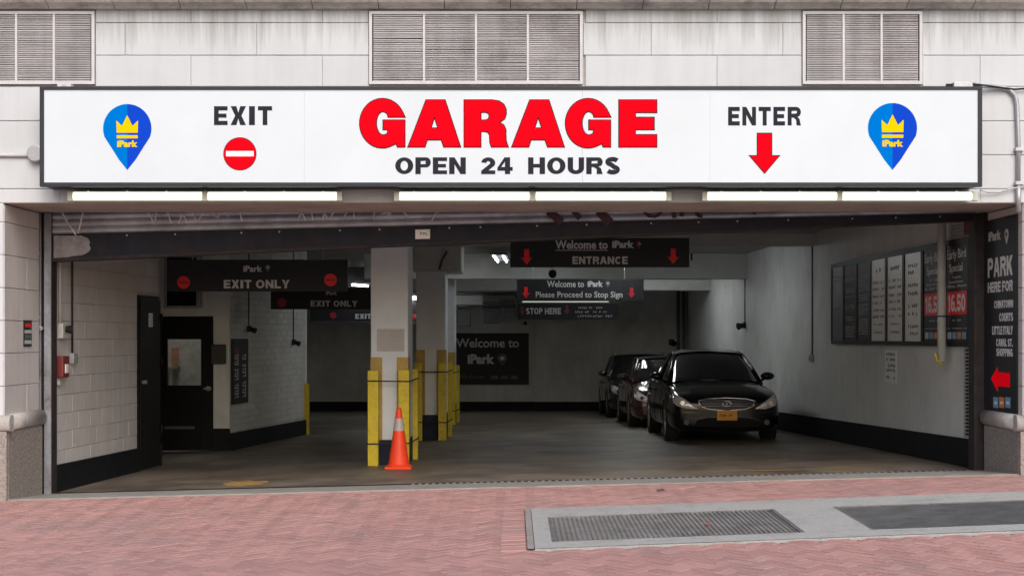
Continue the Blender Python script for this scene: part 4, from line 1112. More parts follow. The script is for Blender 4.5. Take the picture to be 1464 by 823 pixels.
# ------------------------------------------------------------------ booth: front wall with door and glazed window, angled brick wall
BY = 7.1                                          # plane of the booth front
BS = 2200 / (16.8 + BY)
def bx_(p): return (p - 732) / BS
def bz_(p): return EYE + (480 - p) / BS
BXR = bx_(328)
bf_ = thing('booth_wall', 'grey attendant booth wall facing out, with a glazed black door', 'wall', (BXR - .5, BY, gz(-4.5, BY)))
zt = CEIL
D0, D1, DT = bx_(227.5), bx_(305), bz_(452)
m = MB()
m.box(-6.9, D0 - .001, BY, BY + .12, -.6, zt); m.box(D1 + .001, BXR, BY, BY + .12, -.6, zt); m.box(D0, D1, BY, BY + .12, DT + .001, zt)
m.build('wall_face', 'iwall', bf_)
MB().box(D1 + .002, BXR + .012, BY - .015, BY - .001, gz(-4.4, BY) - .02, bz_(612)).build('painted_base', 'base', bf_)
MB().box(-6.9, D0 - .002, BY - .015, BY - .001, gz(-4.4, BY) - .02, bz_(612)).build('painted_base', 'base', bf_)
# upper dark opening with pipe beside it
up = thing('transom_window', 'dark upper window with pale frame above the booth door', 'window', (bx_(260), BY, bz_(438)))
a, b, c, d_ = bx_(239), bx_(281), bz_(437), bz_(368)
MB().box(a, b, BY - .02, BY - .004, c, d_).build('dark_pane', 'glass', up)
for (p, q, r, s_) in ((a - .04, a - .001, c - .04, d_ + .04), (b + .001, b + .04, c - .04, d_ + .04), (a, b, c - .04, c - .001)):
    MB().box(p, q, BY - .03, BY - .001, r, s_).build('frame', 'trim', up)
cv = MB(); cv.cyl((bx_(288), BY - .03, bz_(440)), (bx_(288), BY - .03, zt), .022, n=10)
tag_obj(cv.build('pipe', 'trim', None, smooth=True, org=(bx_(288), BY, bz_(440))), 'upright pale pipe on the booth wall right of the dark upper window', 'pipe')
bd = thing('booth_door', 'black booth door with a square window into the lit office', 'door', ((D0 + D1) / 2, BY, gz(-5, BY)))
zf = gz(-5, BY) + .01
W0, W1, V0, V1 = bx_(239), bx_(287), bz_(550.5), bz_(485)
f0 = .035
for (p, q, r, s_) in ((D0 + f0, W0, zf, DT - f0), (W1, D1 - f0, zf, DT - f0), (W0 + .001, W1 - .001, zf, V0), (W0 + .001, W1 - .001, V1, DT - f0)):
    MB().box(p, q, BY + .02, BY + .065, r, s_).build('door_panel', 'doorblk', bd)
for (p, q, r, s_) in ((D0, D0 + f0, zf, DT), (D1 - f0, D1, zf, DT), (D0 + f0, D1 - f0, DT - f0, DT)):
    MB().box(p + .001, q - .001, BY - .012, BY + .1, r, s_).build('door_frame', 'doorblk', bd)
MB().box(W0 + .002, W1 - .002, BY + .038, BY + .044, V0 + .002, V1 - .002).build('pane', 'reflector', bd)
MB().box(W1 + .09, W1 + .15, BY - .01, BY + .019, bz_(558), bz_(552)).build('handle_plate', 'brass', bd)
MB().cyl((W1 + .05, BY - .03, bz_(555)), (W1 + .17, BY - .03, bz_(555)), .016, n=10).build('handle', 'brass', bd)
MB().box(D0 + .08, W1 - .1, BY + .008, BY + .018, bz_(613), bz_(609)).build('kick_bar', 'duct', bd)
mo = thing('wall_monitor', 'black monitor box on the booth wall right of the glazed door', 'monitor', (bx_(314), BY - .1, bz_(520)))
MB(frame(bx_(314), BY - .1, bz_(506), R(10))).box(-.115, .115, -.05, .06, -.15, .15).build('casing', 'blackp', mo, bevel=.01)
MB(frame(bx_(314), BY - .1, bz_(506), R(10))).box(-.095, .095, -.054, -.0505, -.125, .125).build('screen', 'blackp', mo)
MB().box(bx_(314) - .03, bx_(314) + .03, BY - .045, BY - .001, bz_(506) - .04, bz_(506) + .04).build('bracket', 'blackp', mo)
# the room behind the door
rm = thing('office_room', 'small lit office seen through the window of the booth door', 'room', (-5.0, BY + 1.5, -.2))
m = MB(); m.box(-6.9, -6.8, BY + .121, BY + 3.0, -.6, 3.0); m.box(-6.8, -4.45, BY + 2.95, BY + 3.05, -.6, 3.0); m.box(-6.9, -4.3, BY + .121, BY + 3.1, 2.6, 2.7); m.box(-6.9, -4.3, BY + .121, BY + 3.1, -.7, -.25)
m.build('room_wall', 'room', rm)
MB().box(-5.9, -5.2, BY + 1.2, BY + 1.9, 2.56, 2.599).build('ceiling_lamp', 'roomlamp', rm)
k = 2200 / (16.8 + BY + 2.94)
def ox(p): return (p - 732) / k
def oz(p): return EYE + (480 - p) / k
o = MB().box(ox(245), ox(256), BY + 2.925, BY + 2.949, oz(521), oz(497)).build('poster', 'poster', None, org=(ox(250), BY + 2.93, oz(521))); tag_obj(o, 'orange poster on the office wall seen through the booth door window', 'poster')
tb = thing('office_counter', 'pale counter under the orange poster inside the booth office', 'counter', (ox(250), BY + 2.6, -.2))
MB().box(-6.2, ox(258), BY + 2.3, BY + 2.94, oz(526), oz(522)).build('counter_top', 'trim', tb)
MB().box(ox(257) - .04, ox(258) - .01, BY + 2.34, BY + 2.4, -.25, oz(526.2)).build('leg', 'trim', tb)
MB().box(-6.2, ox(257) - .06, BY + 2.5, BY + 2.55, .1, oz(526.2)).build('front_panel', 'backwall', tb)
chair = thing('office_chair', 'dark rounded chair back at the lower right of the booth door window', 'chair', (-4.82, BY + 1.3, -.25))
prf = [(-.28, 0), (.30, 0), (.34, .35), (.30, .60), (.18, .78), (.05, .80), (-.08, .62), (-.2, .45)]
MB().prism([(-4.82 + p, .28 + q * .62) for p, q in prf], BY + 1.2, BY + 1.3).build('backrest', 'blackp', chair, bevel=.03)
MB().box(-5.1, -4.55, BY + .8, BY + 1.2, .12, .22).build('seat', 'blackp', chair, bevel=.03)
MB().cyl((-4.82, BY + 1.0, -.245), (-4.82, BY + 1.0, .12), .03, n=10).build('pedestal', 'blackp', chair)

# angled brick wall with dark sign
ex = ((437 - 732) / 77.0, 28.5 - 16.8)
aw = thing('brick_wall', 'white painted brick wall running back from the booth corner', 'wall', (BXR, BY, gz(-4.3, BY)))
Aa = math.atan2(ex[1] - BY, ex[0] - BXR); Al = math.hypot(ex[1] - BY, ex[0] - BXR)
TA = frame(BXR, BY, 0, Aa)
MB(TA).box(.005, Al, .012, .25, -.6, CEIL).build('wall_core', 'ijoint', aw)
m = MB(TA); zc = .1; row = 0; random.seed(5)
while zc < CEIL - .01:
    u = -.2 if row % 2 else 0
    while u < Al:
        a, b = max(u, .004), min(u + .4, Al - .002)
        if b - a > .02: m.box(a + .004, b - .004, random.uniform(-.002, .002), .02, zc + .004, min(zc + .1, CEIL) - .004, c=.003)
        u += .4
    zc += .1; row += 1
m.build('brickwork', 'ibrick', aw, kind='stuff')
P0 = TA @ Vector((0, -.012, 0)); P1 = TA @ Vector((Al, -.012, 0))
qwall(P0.x, P0.y, P1.x, P1.y, .03, lambda x, y: gz(x, y) - .02, lambda x, y: gz(x, y) + .27).build('painted_base', 'base', aw)
MB(TA).box(Al - .001, Al + .12, .0, .249, -.6, CEIL - .001).build('wall_end', 'iwall', aw)
def aU(px): r = (px - 732) / 2200; c, s_ = math.cos(Aa), math.sin(Aa); return (r * (16.8 + BY) - BXR) / (c - r * s_)
def aZ(u, py): return EYE + (480 - py) * (16.8 + BY + u * math.sin(Aa)) / 2200
a, b = aU(330), aU(352.5)
sg = thing('vertical_sign', 'tall narrow black sign with sideways lettering on the brick wall', 'sign', tuple(TA @ Vector(((a + b) / 2, -.02, aZ(a, 578)))), Aa)
zb_, zt_ = aZ(a, 578), aZ(a, 484)
MB(TA).box(a, b, -.03, -.002, zb_, zt_).build('panel', 'board', sg, bevel=.003)
for q, (n_, mt) in enumerate(((15, 'dimwhite'), (13, 'dimwhite'))):
    m = MB(TA); uu = lerp(a, b, .14 + q * .48); h_ = (b - a) * .22; L_ = (zt_ - zb_) * .68
    for i in range(n_):
        if i in (5, 10): continue
        z = zb_ + .1 + L_ * i / n_
        m.box(uu, uu + h_, -.032, -.0302, z, z + L_ / n_ * .28); m.box(uu + h_ * .7, uu + h_, -.032, -.0302, z + L_ / n_ * .29, z + L_ / n_ * .7)
        if i % 2: m.box(uu, uu + h_ * .3, -.032, -.0302, z + L_ / n_ * .29, z + L_ / n_ * .7)
    m.build('sideways_print', mt, sg)
MB(TA).box(lerp(a, b, .12), lerp(a, b, .40), -.032, -.0302, zt_ - .27, zt_ - .14).build('red_mark', 'dkred', sg)
for (px, pz, lab) in ((354, 470, 'small dark wall lamp above the tall black sign on the brick wall'), (418, 489, 'small dark wall lamp near the far end of the brick wall')):
    u = aU(px); z = aZ(u, pz)
    e = thing('wall_lamp', lab, 'lamp', tuple(TA @ Vector((u, -.03, z))), Aa)
    MB(TA).cyl((u, -.02, z + .05), (u, -.02, CEIL), .010, n=8).build('pipe', 'darktrack', e, smooth=True)
    MB(TA).box(u - .05, u + .05, -.06, -.002, z - .05, z + .05).build('box_body', 'darktrack', e, bevel=.008)
    MB(TA).cyl((u - .04, -.14, z - .03), (u - .02, -.061, z), .05, .03, n=12).build('lamp_head', 'blackp', e)
# yellow guard post at the end of that wall
def guard(name_label, x, y, w, dpt, h, group=None, mat='yellow'):
    t = thing('guard_post', name_label, 'guard post', (x, y, gz(x, y)), 0, group)
    z = gz(x, y)
    MB().box(x - w / 2, x + w / 2, y - .012, y, z, z + h).build('face_plate', mat, t, bevel=.002)
    MB().box(x - w / 2, x - w / 2 + .012, y + .0005, y + dpt, z, z + h).build('side_plate', mat, t, bevel=.002)
    MB().box(x + w / 2 - .012, x + w / 2, y + .0005, y + dpt, z, z + h).build('side_plate', mat, t, bevel=.002)
    return t
guard('single yellow guard post at the far end of the brick wall', ex[0] + .03, ex[1] - .06, .09, .1, .93)

# left rear part of the shell so that no gap shows
MB().box(-5.75, -5.6, BY + 3.1, 23.45, -.7, CEIL).build('side_wall', 'backwall', None, label='dark wall along the far left side of the garage', cat='wall', org=(-5.6, 17, -.3))
MB().box(-7.5, -7.3, .15, BY + .12, -.7, CEIL).build('side_wall', 'backwall', None, label='dark wall at the back of the recess beside the booth', cat='wall', org=(-7.4, 4, -.3))
MB().box(-7.5, -5.32, .2, .35, -.7, CEIL).build('side_wall', 'backwall', None, label='short dark wall behind the left door jamb', cat='wall', org=(-6, .3, -.3))
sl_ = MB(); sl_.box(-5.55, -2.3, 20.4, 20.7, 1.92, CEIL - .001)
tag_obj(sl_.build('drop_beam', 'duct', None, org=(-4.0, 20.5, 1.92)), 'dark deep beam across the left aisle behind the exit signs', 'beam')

# beams
for (Z, pyb, lab) in ((25.0, 350.5, 'pale concrete ceiling beam nearest the street, over the front car'), (31.2, 398.5, 'deep pale ceiling beam in the middle of the garage'), (36.0, 415, 'deep ceiling beam farthest back, before the rear wall')):
    k = 2200 / Z; zb = EYE + (480 - pyb) / k; y = Z - 16.8
    MB().box(-3.0 if Z > 30 else -1.7, rwx(y) + .02, y, y + .45, zb, CEIL - .001).build('ceiling_beam', 'beam', None, bevel=.01, label=lab, cat='beam', org=(1.5, y, zb))

# ------------------------------------------------------------------ columns with guards
GRP = 'yellow guard posts strapped round the columns'
def column(Z, x0, x1, depth, hb, hs, hg, lab, tag):
    y = Z - 16.8; z = gz((x0 + x1) / 2, y)
    t = thing('column', lab, 'column', ((x0 + x1) / 2, y, z))
    MB().box(x0, x1, y, y + depth, z + hb, CEIL - .002).build('shaft', 'column', t, bevel=.012)
    MB().box(x0 - .002, x1 + .002, y - .002, y + depth + .002, z - .05, z + hb - .001).build('painted_base', 'navy', t, bevel=.01)
    for (a, b) in ((x0 - .005, x0 + .15), (x1 - .15, x1 + .005)):
        MB().box(a, b, y - .006, y - .0005, z + hb, z + hs).build('corner_stripe', 'coly', t)
    MB().box(x1 + .0005, x1 + .006, y - .006, y + .3, z + hb, z + hs).build('corner_stripe', 'coly', t)
    MB().box(x0 - .006, x0 - .0005, y - .006, y + .3, z + hb, z + hs).build('corner_stripe', 'coly', t)
    w = .135; posts = []
    for i, (px_, py_, nm) in enumerate(((x0 + .045, y - .17, 'front left'), (x1 - .045, y - .17, 'front right'), (x1 + .0, y + depth - .1 + .15, 'rear right'), (x0 - .0, y + depth - .1 + .15, 'rear left'))):
        guard(f'yellow guard post at the {nm} corner of {tag}', px_, py_, w, .12, hg, GRP); posts.append((px_, py_))
    for hz, nm in ((hg * .89, 'upper'), (hg * .235, 'lower')):
        s_ = thing('strap', f'{nm} black strap round the guard posts of {tag}', 'strap', ((x0 + x1) / 2, y, z + hz), 0, 'straps round the guard posts')
        e_ = .076; xa = posts[0][0] - e_; xb = posts[2][0] + e_; ya = posts[0][1] - .02; yb = posts[2][1] + .13
        lp = [(xa, ya), (posts[1][0] + e_, ya), (xb, posts[2][1]), (xb, yb), (xa - .06, yb), (xa - .06, posts[3][1])]
        pts = [Vector((p, q, z + hz + random.uniform(-.008, .008))) for p, q in lp]; pts.append(pts[0])
        MB().tube(pts, .010, 6).build('strap_loop', 'strap', s_)
    return t
c1 = column(20.1, (530 - 732) / 109.5, (583.5 - 732) / 109.5, .9, .32, 1.40, 1.23, 'white square column nearest the street with yellow guards and cone', 'the nearest column')
k = 109.5
m = MB(); xa, xb = (539 - 732) / k, (578 - 732) / k; za, zb2 = EYE + (480 - 502) / k, EYE + (480 - 470) / k
m.box(xa, xb, 3.293, 3.2992, za, zb2); m.build('faded_panel', M_('faded_pink_panel', (0.50, 0.46, 0.45), 0.6, var=.08, scale=9), c1)
column(26.0, (595 - 732) / 84.6, (637 - 732) / 84.6, .9, .42, 1.52, 1.30, 'white square column second from the street, under the wide capital', 'the second column')
column(32.0, (619 - 732) / 68.75, (650 - 732) / 68.75, .9, .40, 1.5, 1.22, 'dim column third from the street, mostly behind the second', 'the third column')
k = 84.6
MB().box((591 - 732) / k, (660 - 732) / k, 9.1, 10.4, EYE + (480 - 388) / k, CEIL - .003).build('column_capital', 'beam', None, bevel=.02, label='wide concrete block topping the second column', cat='capital', org=((625 - 732) / k, 9.5, 2.7))
dp = MB(); dp.tube([((640 - 732) / k, 9.0, CEIL - .25), ((633 - 732) / k, 9.0, EYE + (480 - 372) / k), ((629 - 732) / k, 9.0, EYE + (480 - 386) / k)], .02, 8)
tag_obj(dp.build('drain_pipe', 'duct', None, smooth=True, org=((633 - 732) / k, 9, 2.8)), 'short slanting dark pipe on the capital of the second column', 'pipe')

# traffic cone
cx, cy = (570.5 - 732) / 113.5, 2.55
cz = gz(cx, cy)
cn = thing('traffic_cone', 'orange traffic cone with a white band in front of the nearest column', 'traffic cone', (cx, cy, cz))
MB().box(cx - .168, cx + .168, cy - .168, cy + .168, cz + .001, cz + .03).build('base_plate', 'cone', cn, bevel=.008)
H = .76
def cr(h): return lerp(.135, .030, h / H)
MB().lathe([(cr(.0) + .02, cz + .0305), (cr(.03), cz + .06), (cr(.47), cz + .47), (cr(.47), cz + .475)], cx, cy, 28).build('lower_cone', 'cone', cn, smooth=False)
MB().lathe([(cr(.475) + .002, cz + .4755), (cr(.63) + .002, cz + .63)], cx, cy, 28).build('reflective_band', 'cuff', cn)
MB().lathe([(cr(.63), cz + .6305), (cr(.74), cz + .74), (.026, cz + .76), (.018, cz + .765)], cx, cy, 28).build('cone_tip', 'cone', cn)

# ------------------------------------------------------------------ hanging signs
def hang(label, Z, px0, px1, py0, py1, wires, hid='hanging_sign'):
    k = 2200 / Z; y = Z - 16.8
    T = frame(0, y, 0); X = lambda p: (p - 732) / k; ZZ = lambda p: EYE + (480 - p) / k
    t = thing('hanging_sign', label, 'sign', (X((px0 + px1) / 2), y, ZZ(py1)), 0, 'black hanging signs in the garage')
    MB().box(X(px0), X(px1), y, y + .035, ZZ(py1), ZZ(py0)).build('panel', 'board', t, bevel=.003)
    for w in wires: MB().cyl((X(w), y + .017, ZZ(py0) - .02), (X(w), y + .017, CEIL), .006, n=6).build('hanger', 'steel', t)
    def tx(s, a, b, c, d_, mat='dimwhite', bold=.03):
        if s.isupper(): return caps(s, X(a), X(b), ZZ(d_), ZZ(c), T, -.001, mat, t, wt=.30, gap=.15)
        text(s, X(a), X(b), ZZ(d_), ZZ(c), T, -.001, mat, t, bold=bold, res=2)
    def arrow(cx_, c, d_, mat):
        w = (d_ - c) * .36; mid = lerp(c, d_, .55)
        pts = [(cx_ - w, mid), (cx_, d_), (cx_ + w, mid), (cx_ + w * .45, mid), (cx_ + w * .45, c), (cx_ - w * .45, c), (cx_ - w * .45, mid)]
        MB(T).prism([(X(a), ZZ(b)) for a, b in pts], -.004, -.001).build('arrow', mat, t)
    def nodisc(cx_, cy_, r, mat):
        disc(T, X(cx_), ZZ(cy_), r / k, -.004, -.001, 24).build('no_entry_disc', mat, t)
        MB(T).box(X(cx_ - r * .7), X(cx_ + r * .7), -.006, -.0042, ZZ(cy_ + r * .13), ZZ(cy_ - r * .13)).build('no_entry_bar', 'dkred', t)
    def plain_pin(cx_, c, d_, mats=('blue2', 'blue2', 'gold')):
        pin(T, X(cx_), ZZ(c), ZZ(c) - ZZ(d_), -.001, t, False, mats)
    return t, tx, arrow, nodisc, plain_pin
DM = ('duct', 'duct', 'dimwhite')
BP = ('dkred', 'navy', 'poster')
t, tx, ar_, nd, pp = hang('nearest EXIT ONLY hanging sign, large, left of the first column', 20.4, 239, 497, 371, 416.5, (275, 462))
tx('iPark', 348, 375, 379.5, 388.5); pp(383, 378, 389, DM); tx('EXIT ONLY', 320, 414, 400, 412, bold=.04); nd(262.5, 403.5, 9, 'sred'); nd(472.5, 400, 9, 'sred')
t, tx, ar_, nd, pp = hang('second EXIT ONLY hanging sign, just beyond the nearest one', 25.0, 387, 567, 411, 442, (420, 535))
tx('iPark', 466, 482, 416.5, 421.5); tx('EXIT ONLY', 444, 511, 429.5, 438, bold=.03); nd(403, 432, 6.5, 'sreddeep')
t, tx, ar_, nd, pp = hang('farthest EXIT ONLY hanging sign, small, half behind the first column', 36.6, 443, 612, 434, 459, (470, 590))
tx('EXIT ONLY', 508, 562, 448.5, 455.5, bold=.03); nd(476.5, 450.5, 4.6, 'sreddeep'); nd(592, 452, 4.2, 'sreddeep')
t, tx, ar_, nd, pp = hang('nearest black hanging sign with two red arrows reading ENTRANCE', 20.4, 729.5, 985.5, 340, 382, (760, 948))
tx('Welcome to', 794, 869, 343.5, 356); tx('iPark', 875, 906.5, 344, 354.5, bold=.05); pp(914.5, 343.5, 356.5, BP); tx('ENTRANCE', 818.5, 897.5, 366.5, 377.5, bold=.045)
ar_(753, 356, 378, 'sred'); ar_(962.5, 355, 377, 'sred')
MB().box((794 - 732) / 107.8, (869 - 732) / 107.8, 3.597, 3.599, EYE + (480 - 358.2) / 107.8, EYE + (480 - 357.4) / 107.8).build('underline', 'dimwhite', t)
MB().box((987 - 732) / 107.8, (990 - 732) / 107.8, 3.6, 3.63, EYE + (480 - 372) / 107.8, EYE + (480 - 362) / 107.8).build('side_clip', 'blackp', t)
t, tx, ar_, nd, pp = hang('second black hanging sign reading Please Proceed to Stop Sign', 28.6, 739, 920.5, 399, 430, (762, 893))
tx('Welcome to', 782, 835, 401, 410.5, bold=.02); tx('iPark', 840, 862, 401.5, 410, bold=.05); pp(869, 401, 411, DM); tx('Please Proceed to Stop Sign', 766, 890, 416.5, 427.8, bold=.015)
ar_(752, 410, 426, 'sred'); ar_(903, 411, 426, 'sreddeep')
t, tx, ar_, nd, pp = hang('farthest black hanging sign reading STOP HERE with small side lines', 36.4, 740, 884, 433.5, 456.5, (765, 860))
tx('STOP HERE', 752, 802, 440, 449, bold=.02); ar_(746.5, 438, 450, 'dkred'); ar_(810.5, 436, 449, 'dkred')
T = frame(0, 36.4 - 16.8, 0); kk = 2200 / 36.4
m = MB(T)
for i, (a, b) in enumerate(((822, 862), (822, 868), (822, 880))):
    squiggle(m, (a - 732) / kk, (b - 732) / kk, EYE + (480 - 441 - i * 6) / kk, 3 / kk, -.001, 16)
m.build('small_print', 'dimwhite', t, kind='stuff')
# strip light over the STOP HERE sign
def strip(label, p, q, r, tubem, gap=0.0, group='strip lights under the garage ceiling', hmat='fixture'):
    p, q = Vector(p), Vector(q); c = (p + q) / 2; d_ = (q - p).normalized(); s_ = Vector((-d_.y, d_.x, 0))
    t = thing('strip_light', label, 'light', tuple(c), 0, group)
    L_ = (q - p).length; T = Matrix.Translation(c) @ Matrix.Rotation(math.atan2(d_.y, d_.x), 4, 'Z')
    MB(T).box(-L_ / 2, L_ / 2, -.07 - gap / 2, .07 + gap / 2, r + .004, r + .06).build('housing', hmat, t, bevel=.006)
    for off in ((-gap / 2, gap / 2) if gap else (0,)):
        MB(T).cyl((-L_ / 2 + .03, off, 0), (L_ / 2 - .03, off, 0), r, n=12).build('tube', tubem, t, smooth=False)
    return t
kk = 2200 / 34.5
strip('thin dim strip light just above the STOP HERE sign', ((745 - 732) / kk, 17.7, EYE + (480 - 431.2) / kk), ((872 - 732) / kk, 17.7, EYE + (480 - 431.2) / kk), .014, 'tubedim')
strip('bright twin strip light seen end on left of the ENTRANCE sign', (-.25, 11.3, 3.06), (-.19, 13.6, 3.06), .014, 'tubein', .17, hmat='duct')
strip('bright strip light behind the exit signs left of the first column', (-3.72, 19.0, 2.80), (-3.45, 20.0, 2.78), .022, 'tubein')
strip('small strip light glimpsed between the first and second columns', (-2.35, 18.9, 2.48), (-2.2, 20.2, 2.50), .03, 'tubein')
strip('unseen strip light on the ceiling between the front beams over the cars', (2.0, 9.6, 3.12), (2.0, 12.0, 3.12), .022, 'tubein', .16)  # unseen lamp, added where the right wall reads brighter
strip('unseen strip light on the ceiling behind the middle beam over the cars', (2.6, 16.0, 3.12), (2.6, 18.4, 3.12), .022, 'tubein', .16)  # also unseen, added to light the rear right side
# camera dome under the entrance sign
kk = 2200 / 24.0
p = Vector(((790 - 732) / kk, 7.2, EYE + (480 - 391) / kk))
e = thing('dome_camera', 'black dome camera hanging below the ENTRANCE sign', 'camera', tuple(p))
MB().cyl((p.x, p.y, p.z + .05), (p.x, p.y, CEIL), .010, n=8).build('stem', 'steel', e)
MB().lathe([(.02, p.z - .07), (.045, p.z - .055), (.065, p.z - .02), (.065, p.z + .02), (.05, p.z + .05), (.02, p.z + .06)], p.x, p.y, 16).build('dome', 'blackp', e, smooth=True)

# rear wall sign
kk = 2200 / 39.98
X = lambda p: (p - 732) / kk
ZZ = lambda p: EYE + (480 - p) / kk
ws = thing('welcome_sign', 'large black Welcome sign on the rear wall between the columns and the cars', 'sign', (X(700), 23.18, ZZ(549)))
TW = frame(0, 23.18, 0)
MB(TW).box(X(645.5), X(756), -.03, .015, ZZ(549.5), ZZ(476)).build('panel', 'board', ws, bevel=.004)
text('Welcome to', X(652), X(742), ZZ(496.5), ZZ(483.5), TW, -.031, 'dimwhite', ws, bold=.02)
text('iPark', X(668.5), X(707), ZZ(520), ZZ(506), TW, -.031, 'dimwhite', ws, bold=.05)
pin(TW, X(718), ZZ(505), ZZ(505) - ZZ(523), -.031, ws, False, DM)
text('We Accept', X(656), X(693), ZZ(542), ZZ(535), TW, -.031, 'duct', ws, bold=.01)
for a in (702, 716, 730): MB(TW).box(X(a), X(a + 10), -.034, -.031, ZZ(541.5), ZZ(536.5)).build('card_badge', 'duct', ws)
# conduit in the rear right corner
e = thing('corner_pipes', 'pair of dark upright pipes in the rear right corner of the garage', 'pipe', (4.45, 23.0, -.3))
for a in (0, .14): MB().cyl((4.30 + a, 23.0, -.34), (4.30 + a, 23.0, CEIL), .045, n=10).build('pipe', 'duct', e, smooth=True)
# ducts and pipes high at the rear
e = thing('ceiling_ducts', 'dark ducts and pipes under the ceiling behind the second column', 'duct', (-.4, 21, 2.6))
kk = 2200 / 37.5
X = lambda p: (p - 732) / kk
ZZ = lambda p: EYE + (480 - p) / kk
for (a, b, c, d_, mt) in ((648, 690, 440, 422, 'beam'), (655, 672, 466, 441, 'duct'), (690, 716, 462, 430, 'duct'), (720, 734, 455, 428, 'duct')):
    MB().box(X(a), X(b), 20.8, 21.3, ZZ(c), ZZ(d_)).build('duct_box', mt, e, bevel=.01)
for (py, r) in ((420, .04), (437, .03), (412, .03)):
    MB().cyl((X(640), 20.6, ZZ(py)), (X(737), 20.6, ZZ(py)), r, n=10).build('pipe', 'duct', e, smooth=True)
e = thing('fire_bell', 'small dark round bell below the STOP HERE sign on the rear wall', 'bell', (.33, 23.0, 1.9))
MB().cyl(((751 - 732) / 55, 23.0, EYE + (480 - 462) / 55), ((751 - 732) / 55, 23.09, EYE + (480 - 462) / 55), .05, n=14).build('gong', 'blackp', e)
MB().cyl(((751 - 732) / 55, 22.97, EYE + (480 - 462) / 55), ((751 - 732) / 55, 23.0, EYE + (480 - 462) / 55), .018, n=10).build('centre_nut', 'blackp', e)
e = thing('wall_lamp', 'small dark wall lamp on the rear wall above the parked cars', 'lamp', ((962 - 732) / 55.5, 23.1, EYE + (480 - 487) / 55.5))
p = Vector(((962 - 732) / 55.5, 23.0, EYE + (480 - 489) / 55.5))
MB().box(p.x - .08, p.x + .06, 23.0, 23.095, p.z - .08, p.z + .08).build('box_body', 'blackp', e, bevel=.01); MB().cyl((p.x + .03, 22.88, p.z - .03), (p.x, 23.0, p.z), .08, .05, n=12).build('lamp_head', 'blackp', e)

